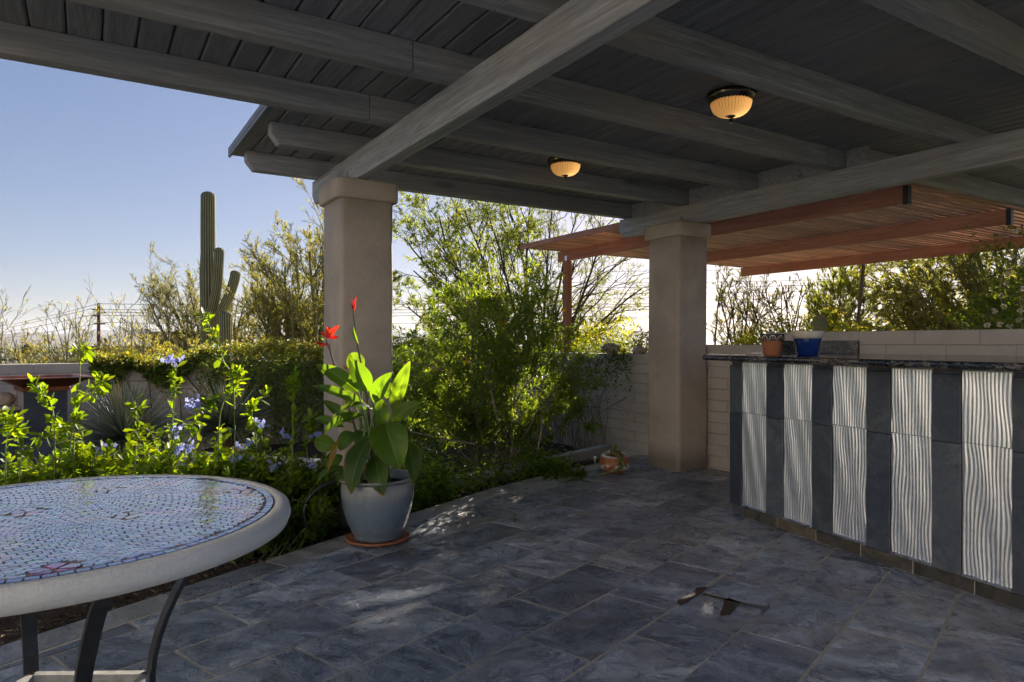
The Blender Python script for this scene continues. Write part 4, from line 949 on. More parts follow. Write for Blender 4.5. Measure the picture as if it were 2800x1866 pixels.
frust('bowl_body', [(0.178, 0.755), (0.315, 0.828), (0.355, 0.832), (0.356, 0.842), (0.310, 0.842), (0.28, 0.82), (0.0, 0.80)], COPPER, e)
e = empty('low_slate_wall', (pcn[0] - 0.9, pcn[1] + 0.1, -0.08), 'low slate clad wall with tan coping running from the pillar', 'wall')
w0 = pcn - ex * 1.9 + ey * 0.06; w1 = pcn - ex * (PWD / 2 + 0.002) + ey * 0.06
def run(name, a, b, hw, z0, z1, mat): 
    n_ = unit(np.array([-(b - a)[1], (b - a)[0]])); return bevel(prism(name, [a - n_ * hw, b - n_ * hw, b + n_ * hw, a + n_ * hw], z0, z1, mat, e), 0.003, 1)
run('wall_body', w0, w1, 0.10, -0.2, 0.553, PILLAR); run('coping', w0, w1, 0.13, 0.554, 0.585, STUCCO)
def boulder(name, c, r, mat, label, group=None, sq=(1, 1, 0.7), seed=0):
    r_ = np.random.default_rng(seed); n1, n2 = 14, 22; V, F = [], []
    ks = r_.normal(size=(7, 3)) * 2.2; ph = r_.uniform(0, 6.28, 7)
    for i in range(n1 + 1):
        for j in range(n2):
            a, b = math.pi * i / n1, 2 * math.pi * j / n2; d_ = np.array([math.sin(a) * math.cos(b), math.sin(a) * math.sin(b), math.cos(a)])
            k = 1 + 0.10 * sum(math.sin(float(q @ d_) + p) for q, p in zip(ks, ph)) / 2.0; V.append(np.asarray(c) + d_ * np.array(sq) * r * k)
    for i in range(n1):
        for j in range(n2): F.append((i * n2 + j, (i + 1) * n2 + j, (i + 1) * n2 + (j + 1) % n2, i * n2 + (j + 1) % n2))
    o = mesh(name, V, F, mat, None, True); return tag(o, label, 'rock', group)
q = at(14, 1100, 6.15); boulder('rock', (q[0], q[1], 0.585 + 0.05), 0.075, ROCK, 'tan rough stone resting on the low slate wall', None, (1, 1, 0.85), 3)
q = at(-22, 1100, 6.1); boulder('rock', (q[0], q[1], 0.585 + 0.05), 0.07, ROCK, 'second tan stone on the low slate wall, farther from the pillar', None, (1, 1, 0.9), 4)

# ================================================================== PLANT TOOLS
def hz(x, y): return float(hterr(np.array([x]), np.array([y]))[0])
def sample(P, t):
    """P (n,K,3), t (n,m) in 0..1 -> pos, tangent (n,m,3)"""
    n, K, _ = P.shape; f = t * (K - 1) * 0.9999; i = f.astype(int); u = (f - i)[..., None]; r_ = np.arange(n)[:, None]
    a, b = P[r_, i], P[r_, i + 1]; return a * (1 - u) + b * u, unit(b - a)
def grow(P, Rd, m, t0, t1, ang, ratio, K=6, up=0.2, wob=0.10, rs=0.6, rmin=0.0015, bend=0.25, spread=0.3):
    n, K0, _ = P.shape; t = rng.uniform(t0, t1, (n, m)); q, tg = sample(P, t)
    q = q.reshape(-1, 3); tg = tg.reshape(-1, 3); t = t.reshape(-1)
    ln = np.repeat(np.linalg.norm(np.diff(P, axis=1), axis=2).sum(1), m); rb = np.take_along_axis(Rd, (t.reshape(n, m) * (K0 - 1)).astype(int), 1).reshape(-1)
    pr = unit(np.cross(tg, rdir(len(tg)))); a = R(ang) * rng.uniform(0.6, 1.35, len(tg))[:, None]
    d = unit(tg * np.cos(a) + pr * np.sin(a) + up * UP); L_ = ratio * ln * (1 - 0.45 * t) * rng.uniform(1 - spread, 1 + spread, len(t))
    s = np.linspace(0, 1, K)[None, :, None]; cv = rdir(len(tg)) * bend + np.array([0, 0, up * 0.6])
    nz = np.cumsum(rng.normal(0, wob / K, (len(tg), K, 3)), 1); nz -= nz[:, :1]
    C = q[:, None] + L_[:, None, None] * (d[:, None] * s + cv[:, None] * s * s * 0.5 + nz)
    rr = np.maximum((rb * rs)[:, None] * np.linspace(1, 0.35, K)[None], rmin); return C, rr
def limbs(base, tips, K=10, r0=0.05, r1=0.015, bow=0.15, spread=0.0):
    out = []
    for tp in tips:
        b = base + rng.normal(0, spread, 3) * np.array([1, 1, 0]); L_ = np.linalg.norm(tp - b); s = np.linspace(0, 1, K)[:, None]
        sag = rdir(1)[0] * bow * L_; nz = np.cumsum(rng.normal(0, 0.025 * L_ / K * 2, (K, 3)), 0); nz -= nz[:1]; nz -= s * nz[-1:]
        out.append(b + (tp - b) * s + (sag + UP * bow * L_ * 0.4) * 4 * s * (1 - s) * 0.5 + nz)
    P = np.array(out); return P, np.repeat(np.linspace(r0, r1, K)[None], len(P), 0)
def leaf_on(P, m, L_, W_, col, t0=0.1, t1=1.0, lift=0.5, hang=0.0, fold=0.25, droop=0.15, s=0.3, h=0.15, rnd=False):
    n = len(P); t = rng.uniform(t0, t1, (n, m)); q, tg = sample(P, t); q, tg = q.reshape(-1, 3), tg.reshape(-1, 3); k = len(q)
    d = unit(tg * 0.6 + rdir(k) * lift + np.array([0, 0, -hang])); nn = unit(rdir(k) * 0.7 + UP)
    Lr = L_ * rng.uniform(0.6, 1.25, k); V, F = (leaf7_vf if rnd else leaf_vf)(q, d, nn, Lr, Lr * W_ / L_ * rng.uniform(0.8, 1.2, k), fold, droop); return V, F, np.repeat(vary(col, k, s, h), 7 if rnd else 5, 0)
def leaf_join(parts):
    V, F = join_vf([(a, b) for a, b, _ in parts]); return V, F, np.concatenate([c for _, _, c in parts])
def leaf_obj(name, parts, mat, parent): V, F, C = leaf_join(parts); o = mesh(name, V, F, mat, parent, False, C); o['kind'] = 'stuff'; return o
def wood_obj(name, lv, mat, parent, S=4):
    V, F = join_vf([tubes_vf(P, Rr, s_) for (P, Rr), s_ in zip(lv, S if isinstance(S, (list, tuple)) else [S] * len(lv))]); return mesh(name, V, F, mat, parent, True)

# ================================================================== MESQUITE TREE behind the wall
dm = 11.5
bm_ = at(1440, HY, dm); bm_[2] = hz(bm_[0], bm_[1]) - 0.1
e = empty('mesquite_tree', bm_, 'airy mesquite tree with many dark fanning stems behind the yellow bush', 'tree')
tp = [(1105, 650, 0), (1150, 610, .8), (1200, 590, -.6), (1270, 575, .4), (1330, 570, -.5), (1390, 565, .8), (1450, 565, 0), (1510, 570, -.7), (1580, 580, .5), (1650, 610, -.3), (1130, 740, -.4), (1115, 840, .3), (1720, 700, .6), (1755, 790, -.2), (1700, 860, .2), (1600, 640, 1.0), (1240, 620, 1.0), (1210, 700, -1.0)]
L0 = limbs(bm_, [at(x, y, dm + d_ * 1.3) for x, y, d_ in tp], 14, 0.042, 0.010, 0.14, 0.10)
L1 = grow(*L0, 11, 0.22, 0.98, 34, 0.36, 8, 0.10, 0.22, 0.55); L2 = grow(*L1, 5, 0.15, 1.0, 38, 0.46, 6, 0.05, 0.3, 0.55, 0.003); L3 = grow(*L2, 4, 0.1, 1.0, 42, 0.5, 5, 0.0, 0.35, 0.55, 0.0022)
wood_obj('trunk', [L0, L1], BARK, e, [7, 5]); wood_obj('twigs', [L2, L3], BARK, e, [3, 3])['kind'] = 'stuff'
xs = L3[0][:, 0] @ RT  # denser leaves on the far left side
lf = (L3[0][:, 0] - bm_) @ RT < 0.2
leaf_obj('foliage', [leaf_on(L3[0][lf], 24, 0.055, 0.014, (0.20, 0.255, 0.06), hang=0.15), leaf_on(L3[0][~lf], 11, 0.05, 0.012, (0.18, 0.215, 0.055), hang=0.15)], LEAFD, e)

# ================================================================== PALO VERDE TREES beyond the hedge wall
def palo(name, label, px, d, tips, dens=(9, 7, 5), r0=0.07, leafn=6, col=(0.22, 0.21, 0.075), zoff=0.0, rmin=0.004, ratio=(0.42, 0.42, 0.45), mat=None, up=0.18):
    b = at(px, HY, d); b[2] = hz(b[0], b[1]) - 0.1 + zoff
    e = empty(name, b, label, 'tree', 'desert trees beyond the garden wall')
    L0 = limbs(b, [at(x, y, d + q) for x, y, q in tips], 12, r0, r0 * 0.3, 0.12, 0.12)
    L1 = grow(*L0, dens[0], 0.25, 0.98, 38, ratio[0], 8, up, 0.22, 0.5, 0.005, 0.3); L2 = grow(*L1, dens[1], 0.15, 1.0, 34, ratio[1], 6, up, 0.2, 0.55, rmin, 0.25); L3 = grow(*L2, dens[2], 0.1, 1.0, 30, ratio[2], 4, up, 0.15, 0.6, rmin * 0.75, 0.2)
    wood_obj('trunk', [L0, L1], mat or GREENBARK, e, [6, 4]); wood_obj('twigs', [L2, L3], mat or GREENBARK, e, [3, 3])['kind'] = 'stuff'
    if leafn: leaf_obj('foliage', [leaf_on(L3[0], leafn, 0.075, 0.014, col, lift=0.3)], LEAFD, e)
    return e
palo('palo_verde_tree', 'spreading olive palo verde tree around the saguaro trunk', 610, 19.6, [(410, 830, 0), (395, 900, .5), (450, 800, 1), (500, 830, .8), (520, 800, .5), (440, 890, .3), (470, 930, .5), (600, 860, 1.2), (650, 830, .8), (680, 810, .4), (710, 870, .6), (545, 880, .7), (640, 900, 0.3), (400, 950, 0), (485, 790, 1.2), (690, 900, .3)], (9, 7, 7), 0.06, 7, (0.18, 0.185, 0.08))
palo('palo_verde_tree', 'tall feathery palo verde tree beside the tan column', 830, 15, [(720, 800, 0), (740, 770, .6), (780, 730, -.5), (810, 700, .2), (845, 690, -.6), (880, 640, .6), (900, 720, 0), (710, 860, .4), (740, 900, -.5), (930, 700, 0.5), (790, 800, -.9), (860, 800, .9), (760, 850, 0.3)], (10, 7, 7), 0.07, 8, (0.21, 0.215, 0.085))
palo('desert_shrub', 'pale thin shrub of bare twigs left of the power pole', 178, 13, [(150, 890, 0), (175, 870, .4), (195, 880, -.4), (215, 880, .3), (130, 920, -.3), (230, 900, 0)], (7, 4, 2), 0.022, 2, (0.28, 0.27, 0.13), 0.0, 0.003)
palo('desert_shrub', 'pale wispy shrub right of the power pole', 345, 14, [(330, 870, 0), (350, 850, .4), (365, 860, -.4), (310, 900, .3), (385, 900, -.3)], (7, 4, 2), 0.022, 2, (0.28, 0.27, 0.13), 0.0, 0.003)
palo('desert_shrub', 'low pale shrub above the bare end of the garden wall', 6, 12, [(-30, 900, 0), (8, 880, .3), (30, 900, -.3), (45, 930, 0), (-10, 930, 0.2)], (7, 4, 2), 0.022, 2, (0.28, 0.27, 0.13), 0.0, 0.003)
for px_, d_ in ((95, 15), (245, 16), (290, 14.5), (440, 14), (510, 15)):
    palo('desert_bush', 'low grey green desert bush just beyond the garden wall', px_, d_, [(px_ + dx, 982 + dy, q) for dx, dy, q in ((-45, 5, 0), (-20, -5, .4), (8, -10, -.4), (30, -2, .2), (55, 8, 0), (0, 15, -.5))], (6, 5, 4), 0.015, 8, (0.24, 0.24, 0.10), 0.0, 0.003)

# ================================================================== SAGUARO
ds = 18.5; sb = at(570, HY, ds); zb_ = hz(sb[0], sb[1]) - 0.1
def saguaro_mat():
    g = G('saguaro skin'); a = g.n('Attribute', attribute_name='Col').outputs['Color']; p = g.pos(); n = g.noise(p, 6, 4)
    c = g.mix(g.ramp(n, [(0.4, 0.0), (0.8, 0.4)]), a, (0.10, 0.09, 0.045)); return g.fin(c, 0.7, g.bump(g.noise(p, 50, 3), 0.3, 0.01), spec=0.3)
SAG = saguaro_mat()
e = empty('saguaro_cactus', (sb[0], sb[1], zb_), 'tall ribbed saguaro cactus with two raised arms', 'cactus')
def ribbed(name, pts, rad, nr, par):
    K = len(pts); P = np.asarray(pts); S = nr * 6; T_ = unit(np.gradient(P, axis=0)); A = unit(np.cross(T_, np.repeat(FW[None], K, 0))); B = np.cross(T_, A)
    th = np.arange(S) * 2 * np.pi / S; rib = 1 + 0.085 * np.abs(np.cos(nr * th / 2)) * 2 - 0.1
    V = P[:, None] + (np.asarray(rad)[:, None] * rib[None])[..., None] * (A[:, None] * np.cos(th)[None, :, None] + B[:, None] * np.sin(th)[None, :, None])
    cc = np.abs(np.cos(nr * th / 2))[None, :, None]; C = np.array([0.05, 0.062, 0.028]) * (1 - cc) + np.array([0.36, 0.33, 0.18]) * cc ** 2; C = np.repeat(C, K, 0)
    ii = np.arange(K * S).reshape(K, S); F = np.stack([ii[:-1], np.roll(ii[:-1], -1, 1), np.roll(ii[1:], -1, 1), ii[1:]], -1).reshape(-1, 4)
    return mesh(name, V.reshape(-1, 3), F, SAG, par, True, C.reshape(-1, 3))
def capped(pts, r, K=40, cap=0.22):
    P = curve_pts(pts, K); s = np.linspace(0, 1, K); ln = np.linalg.norm(np.diff(P, axis=0), axis=1).sum(); c = r * 1.1 / ln
    # denser rows in the dome
    ss = np.concatenate([np.linspace(0, 1 - c, K - 10), 1 - c + c * np.sin(np.linspace(0.12, 1, 10) * np.pi / 2)]); P2 = np.stack([np.interp(ss, s, P[:, k]) for k in range(3)], 1)
    rad = r * np.where(ss < 1 - c, 1.0, np.sqrt(np.clip(1 - ((ss - (1 - c)) / c) ** 2, 0.0004, 1))); return P2, rad
P_, r_ = capped([np.array([sb[0], sb[1], zb_]), at(571, 900, ds), at(570, 750, ds), at(569, 640, ds), at(569, 524, ds)], 0.185); r_ = r_ * np.interp(P_[:, 2], [zb_, 1.6, 3.0, 3.6, 5.3], [1.0, 1.08, 1.15, 0.98, 0.95])
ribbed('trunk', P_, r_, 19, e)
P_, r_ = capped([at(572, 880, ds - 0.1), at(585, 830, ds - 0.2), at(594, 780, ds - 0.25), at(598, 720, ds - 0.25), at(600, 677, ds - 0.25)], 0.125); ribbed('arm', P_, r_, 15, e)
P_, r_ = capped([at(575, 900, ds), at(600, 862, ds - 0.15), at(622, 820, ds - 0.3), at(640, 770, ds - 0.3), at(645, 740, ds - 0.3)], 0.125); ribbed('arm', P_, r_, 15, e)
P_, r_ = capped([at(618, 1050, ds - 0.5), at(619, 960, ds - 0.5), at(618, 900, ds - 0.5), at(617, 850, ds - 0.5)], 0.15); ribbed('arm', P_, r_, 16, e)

# ================================================================== HEDGE VINE on the far wall
hd = empty('hedge_vine', (1.5, 8.4, -0.08), 'dense yellow green hedge vine covering the far garden wall', 'hedge')
n = 30000; x = rng.uniform(0.05, 4.86, n); dense = np.clip((x - 1.02) / 0.32, 0, 1)
ztop = 0.975 + 0.14 * np.clip((x - 1.0) / 0.4, 0, 1) + 0.03 * np.sin(x * 7) + 0.02 * np.sin(x * 17 + 1); zbot = np.where(rng.random(n) < dense, -0.06, ztop - 0.12 - 0.30 * np.abs(np.sin(x * 5.3 + 0.6)) ** 2 * rng.random(n))
z = zbot + (ztop - zbot) * rng.beta(1.5, 1.0, n); thick = 0.05 + 0.22 * np.clip(dense, 0.25, 1) * (0.6 + 0.4 * np.sin(x * 3.1 + z * 4)); thick *= np.clip((ztop - z) / 0.08, 0.25, 1)
y = 8.5 - thick * rng.power(2.2, n)
ontop = rng.random(n) < 0.22; z = np.where(ontop, ztop + rng.normal(0, 0.035, n), z); y = np.where(ontop, rng.uniform(8.3, 8.85, n), y)
keep = (x < 4.8); P = np.stack([x, y, z], -1)[keep]; n = len(P); D = unit(np.stack([rng.normal(0, 0.7, n), -0.5 - rng.random(n) * 0.5, rng.normal(-0.25, 0.6, n)], -1)); N_ = unit(np.stack([rng.normal(0, 0.5, n), np.full(n, -0.6), np.full(n, 0.9)], -1))
Lh = rng.uniform(0.03, 0.062, n); col = vary((0.17, 0.225, 0.06), n, 0.4, 0.25); tops = (z[keep] > ztop[keep] - 0.06) & (rng.random(n) < 0.75); col[tops] = vary((0.24, 0.24, 0.05), int(tops.sum()), 0.35, 0.2)  # top leaves yellower: sunlight on the hedge top painted into their colour
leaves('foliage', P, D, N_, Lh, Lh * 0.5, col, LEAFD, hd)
vs0 = np.array([[xx, 8.47, -0.07] for xx in np.linspace(0.4, 4.6, 26)]); vst = np.array([[xx + rng.normal(0, 0.25), 8.46, 0.9] for xx in vs0[:, 0]])
tubes('stem', np.array([curve_pts([a, (a + b) / 2 + np.array([rng.normal(0, 0.1), -0.02, 0]), b], 8) for a, b in zip(vs0, vst)]), np.full((26, 8), 0.006), BARK, hd, 5)

# ================================================================== PLUMBAGO SHRUBS between table and wall
def plumbago(px, d, hgt, spread, nst, label, lean=(0, 0), group='blue flowered shrubs behind the table', tall=(), flowers=(), dk=1.0):  # dk paints shade into the leaf colour of the darker shrubs
    b = at(px, HY, d); b[2] = -0.07
    e = empty('plumbago_shrub', b, label, 'shrub', group)
    tips = []
    for i in range(nst):
        a = rng.uniform(0, 2 * math.pi); r_ = spread * math.sqrt(rng.random()); tips.append(b + np.array([r_ * math.cos(a) + lean[0], r_ * math.sin(a) + lean[1], 0.98 * hgt * rng.uniform(0.5, 1.12) * (1 - 0.35 * (r_ / spread) ** 2) + 0.07]))
    L0 = limbs(b, tips, 10, 0.005, 0.002, 0.10, 0.07); L1 = grow(*L0, 5, 0.35, 1.0, 40, 0.30, 6, 0.25, 0.12, 0.6, 0.0011)
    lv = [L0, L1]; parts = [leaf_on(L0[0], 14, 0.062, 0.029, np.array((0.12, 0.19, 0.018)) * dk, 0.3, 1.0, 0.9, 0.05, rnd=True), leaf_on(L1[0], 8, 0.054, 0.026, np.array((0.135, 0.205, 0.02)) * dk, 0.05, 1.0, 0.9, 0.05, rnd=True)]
    for pts in tall:
        q = [at(*p) for p in pts]; q = [np.array([q[0][0], q[0][1], -0.07])] + q
        T0 = curve_pts(q, 24)[None]; lv2 = (T0, np.linspace(0.0045, 0.0016, 24)[None]); lv.append(lv2)
        hh = grow(*lv2, 8, 0.35, 1.0, 45, 0.07, 5, 0.2, 0.1, 0.5, 0.001); lv.append(hh)
        parts += [leaf_on(T0, 24, 0.064, 0.029, (0.11, 0.18, 0.016), 0.3, 1.0, 1.1, 0.0, rnd=True), leaf_on(hh[0], 4, 0.055, 0.027, (0.12, 0.19, 0.016), 0.0, 1.0, 1.0, 0.0, rnd=True)]
    wood_obj('stem', lv, STEM, e, 4); leaf_obj('foliage', parts, LEAF, e)
    for fx, fy in flowers:
        c = at(fx, fy, d - 0.05); k = 9; fcen = c + rng.normal(0, 0.020, (k, 3)); PP, DD, NN = [], [], []
        for q in fcen:
            ax = unit(rdir(1)[0] + TOCAM * 1.2 + UP * 0.5); u_ = unit(np.cross(ax, rdir(1)[0])); v_ = np.cross(ax, u_)
            for m_ in range(5): a = m_ * 1.2566; PP.append(q); DD.append(u_ * math.cos(a) + v_ * math.sin(a) + ax * 0.15); NN.append(ax)
        kk = len(PP); leaves('flower_cluster', np.array(PP), np.array(DD), np.array(NN), np.full(kk, 0.017), np.full(kk, 0.014), vary((0.30, 0.36, 0.72), kk, 0.15, 0.06), PETAL, e, 0.05, 0.05)['kind'] = 'stuff'
    return e
plumbago(20, 3.75, 0.50, 0.20, 24, 'leafy shrub sprigs in front of the slate pillar foot', tall=[[(55, 1270, 3.7), (50, 1190, 3.7), (40, 1140, 3.7)], [(15, 1250, 3.7), (20, 1180, 3.72), (5, 1130, 3.72)]])
plumbago(165, 3.9, 0.60, 0.24, 34, 'tall leafy shrub in front of the copper bowl', tall=[[(190, 1250, 3.8), (215, 1080, 3.8), (222, 970, 3.8), (245, 965, 3.8)], [(150, 1220, 3.75), (140, 1110, 3.75), (90, 1050, 3.75)], [(165, 1260, 3.85), (185, 1180, 3.85), (100, 1200, 3.85)], [(205, 1150, 3.8), (260, 1070, 3.8), (285, 1030, 3.8)]])
plumbago(310, 4.1, 0.56, 0.28, 42, 'bright leafy shrub with blue flowers before the spiky yucca', tall=[[(370, 1250, 4.0), (378, 1150, 4.0), (368, 1095, 4.0)]], flowers=[(288, 1222), (281, 1236)])
plumbago(470, 3.95, 0.60, 0.28, 46, 'bright leafy shrub carrying the most blue flowers', tall=[[(470, 1200, 3.9), (478, 1080, 3.9), (482, 1000, 3.9)], [(520, 1200, 4.0), (560, 1130, 4.0), (580, 1090, 4.0)]], flowers=[(480, 992), (465, 990), (530, 1100), (520, 1108), (478, 1178), (488, 1225), (515, 1215)])
plumbago(600, 4.2, 0.52, 0.28, 42, 'bright leafy shrub sending up one long thin shoot', tall=[[(640, 1080, 4.1), (610, 985, 4.1), (585, 920, 4.1), (556, 850, 4.1)], [(600, 1150, 4.15), (640, 1060, 4.15), (655, 1010, 4.15)]], flowers=[(665, 1210), (640, 1260)])
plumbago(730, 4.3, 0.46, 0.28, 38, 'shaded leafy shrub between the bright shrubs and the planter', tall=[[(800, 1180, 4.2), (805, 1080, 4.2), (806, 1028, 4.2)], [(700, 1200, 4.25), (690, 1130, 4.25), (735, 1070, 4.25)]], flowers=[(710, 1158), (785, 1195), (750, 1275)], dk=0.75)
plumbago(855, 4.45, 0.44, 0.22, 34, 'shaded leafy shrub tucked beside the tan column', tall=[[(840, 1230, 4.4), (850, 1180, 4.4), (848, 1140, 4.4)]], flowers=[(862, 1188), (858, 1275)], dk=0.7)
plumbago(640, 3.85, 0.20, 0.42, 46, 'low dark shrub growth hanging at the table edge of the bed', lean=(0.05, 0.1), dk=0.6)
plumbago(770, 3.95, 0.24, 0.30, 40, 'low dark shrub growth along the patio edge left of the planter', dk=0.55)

# ================================================================== YUCCAS
def yucca(px, py, d, n, L_, label, trunk=0.0):
    c = at(px, py, d); e = empty('spiky_yucca', (c[0], c[1], -0.08), label, 'yucca', 'spiky yuccas before the far wall')
    u = rng.uniform(-0.25, 1.0, n); a = rng.uniform(0, 2 * math.pi, n); s = np.sqrt(1 - u * u); D = np.stack([s * np.cos(a), s * np.sin(a), u], -1)
    Ls = L_ * rng.uniform(0.82, 1.08, n) * np.where(u < 0, 0.85, 1); P = c + D * 0.03
    K = 5; t = np.linspace(0, 1, K)[None, :, None]; mid = P[:, None] + D[:, None] * Ls[:, None, None] * t - UP * (0.05 * (1 - np.abs(D[:, 2:3])))[:, None] * t * t + rng.normal(0, 0.015, (n, 1, 3)) * t * t
    sd_ = unit(np.cross(D, UP + rng.normal(0, 0.05, (n, 3)))); wd = (0.0075 * np.array([1.0, 1.1, 0.9, 0.6, 0.08]))[None, :, None]
    nn = np.cross(sd_, D)
    V = np.stack([mid + sd_[:, None] * wd, mid - nn[:, None] * wd * 0.5, mid - sd_[:, None] * wd], 2).reshape(-1, 3)
    ii = np.arange(n * K * 3).reshape(n, K, 3); F = np.concatenate([np.stack([ii[:, :-1, j], ii[:, 1:, j], ii[:, 1:, j + 1], ii[:, :-1, j + 1]], -1).reshape(-1, 4) for j in (0, 1)])
    base = vary((0.22, 0.265, 0.21), n, 0.35, 0.12); tipc = vary((0.24, 0.17, 0.06), n, 0.3, 0.1); tt = np.array([0, 0.1, 0.2, 0.45, 1.0])[None, :, None] * (rng.random((n, 1, 1)) < 0.55)
    C = base[:, None] * (1 - tt) + tipc[:, None] * tt; C = np.repeat(C[:, :, None], 3, 2).reshape(-1, 3)
    o = mesh('leaf_blades', V, F, YUC, e, False, C); o['kind'] = 'stuff'
    sk = 160; a = rng.uniform(0, 6.28, sk); P = c + np.stack([0.03 * np.cos(a), 0.03 * np.sin(a), rng.uniform(-0.22, -0.02, sk)], -1); D = unit(np.stack([np.cos(a) * 0.5, np.sin(a) * 0.5, np.full(sk, -1.0)], -1) + rng.normal(0, 0.1, (sk, 3)))
    o = leaves('dry_skirt', P, D, np.stack([np.cos(a), np.sin(a), np.zeros(sk)], -1), rng.uniform(0.12, 0.24, sk), np.full(sk, 0.012), vary((0.26, 0.17, 0.08), sk), TINT, e, 0.2, 0.05); o['kind'] = 'stuff'
    lathe('trunk', [(0.05, -0.1), (0.055, 0.05), (0.045, c[2]), (0.0, c[2] + 0.03)], (c[0], c[1], 0), BARK, e, 12)
yucca(345, 1205, 5.4, 620, 0.47, 'bigger blue grey spiky yucca beside the slate pillar')
yucca(622, 1165, 6.2, 520, 0.46, 'smaller green spiky yucca with brown skirt before the dense hedge')
# low planter edge and pale pot glimpsed through the shrubs
e = empty('planter_edge', at(640, 1240, 5.0) * np.array([1, 1, 0]), 'low grey concrete planter edge behind the shrubs', 'planter edge')
a_, b_ = at(500, HY, 5.3)[:2], at(905, HY, 4.95)[:2]; m_ = (a_ + b_) / 2
run('edge_stone', a_, m_ - (b_ - a_) * 0.004, 0.07, -0.15, 0.30, CONC); run('edge_stone', m_, b_, 0.07, -0.15, 0.295, CONC)
q = at(768, 1262, 4.72); o = lathe('white_pot', [(0.0, 0.0), (0.07, 0.0), (0.085, 0.03), (0.105, 0.12), (0.112, 0.22), (0.104, 0.29), (0.085, 0.31), (0.075, 0.30), (0.09, 0.22), (0.0, 0.2)], (q[0], q[1], -0.06), WHITEP, None, 32); tag(o, 'white rounded pot half hidden among the shaded shrubs', 'pot')
boulder('rock', at(655, 1232, 5.25) * np.array([1, 1, 0]) + np.array([0, 0, 0.335]), 0.055, ROCK, 'small pinkish stone on the concrete planter edge', None, (1.2, 1, 0.7), 8)

# ================================================================== YELLOW BELLS BUSH right of the column
def bush(name, px, d, tips, label, dens=(9, 6), leafn=(8, 10), col=(0.125, 0.185, 0.05), L_=0.07, W_=0.016, r0=0.011, cat='bush', zb=-0.09, mat=None, flowers=()):
    b = at(px, HY, d); b[2] = zb; e = empty(name, b, label, cat)
    L0 = limbs(b, [at(x, y, d + q) for x, y, q in tips], 12, r0, r0 * 0.35, 0.12, 0.10); L1 = grow(*L0, dens[0], 0.25, 1.0, 40, 0.36, 7, 0.15, 0.15, 0.5, 0.0018); L2 = grow(*L1, dens[1], 0.1, 1.0, 42, 0.42, 5, 0.10, 0.15, 0.6, 0.0013)
    wood_obj('stem', [L0, L1], DRY, e, [6, 4]); wood_obj('twigs', [L2], STEM, e, 3)['kind'] = 'stuff'
    leaf_obj('foliage', [leaf_on(L1[0], leafn[0], L_, W_, col, 0.3, 1.0, 0.8, 0.15), leaf_on(L2[0], leafn[1], L_, W_, col, 0.05, 1.0, 0.8, 0.15)], mat or LEAF, e)
    for fx, fy, fd in flowers:
        c = at(fx, fy, fd); ax = unit(TOCAM + np.array([0, 0, -0.4])); u_ = unit(np.cross(ax, UP)); v_ = np.cross(ax, u_); k = 6
        leaves('flower', np.repeat(c[None], k, 0), np.array([u_ * math.cos(i * 1.047) + v_ * math.sin(i * 1.047) + ax * 0.9 for i in range(k)]), np.repeat(ax[None], k, 0), np.full(k, 0.034), np.full(k, 0.024), vary((0.75, 0.50, 0.03), k, 0.1, 0.03), PETAL, e, 0.1, 0.1)
    return e
tb = [(1120 + 33 * i, y0, q) for i, (y0, q) in enumerate([(1000, .2), (930, -.3), (900, .3), (850, -.1), (880, .5), (835, -.4), (830, .2), (860, .5), (850, -.3), (870, .3), (850, -.2), (880, .4), (890, -.1), (930, .3), (1000, -.2)])]
tb += [(1110, 1080, .1), (1160, 1060, -.4), (1220, 1000, -.5), (1290, 980, -.6), (1350, 960, -.6), (1420, 970, -.5), (1490, 990, -.4), (1550, 1020, -.2), (1590, 1080, 0), (1140, 1160, -.3), (1580, 1150, .1), (1400, 1060, -.6), (1300, 1080, -.6), (1330, 810, 0.1), (1210, 1120, -.5), (1480, 1100, -.5), (1310, 795, 0.0), (1460, 810, 0.2)]
bush('yellow_bells_bush', 1345, 6.45, tb, 'big leafy bush with few yellow flowers, sunlit at its top', (10, 7), (9, 9), flowers=[(1278, 985, 5.9), (1376, 880, 6.2), (1541, 845, 6.3)])
tb2 = [(1080 + 28 * i, y0, q) for i, (y0, q) in enumerate([(960, 0), (930, .3), (960, -.3), (1000, .2), (1040, -.2), (1090, 0.1), (1010, 0.4)])] + [(1060, 1040, 0), (1100, 1120, 0), (1160, 1150, .2), (1070, 1180, 0)]
bush('leafy_bush', 1130, 7.1, tb2, 'mid green bush filling the gap beside the column', (9, 7), (9, 9), (0.10, 0.175, 0.04))
# bare crooked branches at the foot of the bush
for i, pts in enumerate(([(1345, 1330, 6.0), (1368, 1290, 6.0), (1385, 1240, 6.05), (1390, 1180, 6.1)], [(1300, 1215, 5.9), (1210, 1200, 5.9), (1120, 1180, 5.95)], [(1400, 1240, 6.0), (1405, 1120, 6.0), (1415, 1020, 6.0)], [(1360, 1150, 5.85), (1345, 1080, 5.85), (1328, 1020, 5.85)], [(1470, 1230, 6.0), (1482, 1160, 6.0), (1478, 1090, 6.05)], [(1215, 1015, 6.0), (1170, 1000, 6.0), (1090, 990, 6.0)])):
    q = [at(*p) for p in pts]
    if i == 0: q[0][2] = -0.08
    o = pipe('bare_branch', q, 0.018 if i == 0 else 0.010, 0.007, BARK if i == 0 else DRY, None, 16, 7)
    tag(o, ['thick dark crooked branch rising from the bed under the bush', 'long bare branch reaching from the bush towards the canna', 'upright pale bare stem in the middle of the bush', 'short slanting pale stem in front of the bush', 'bent pale stem on the wall side of the bush', 'thin bare branch curving beside the column'][i], 'branch')

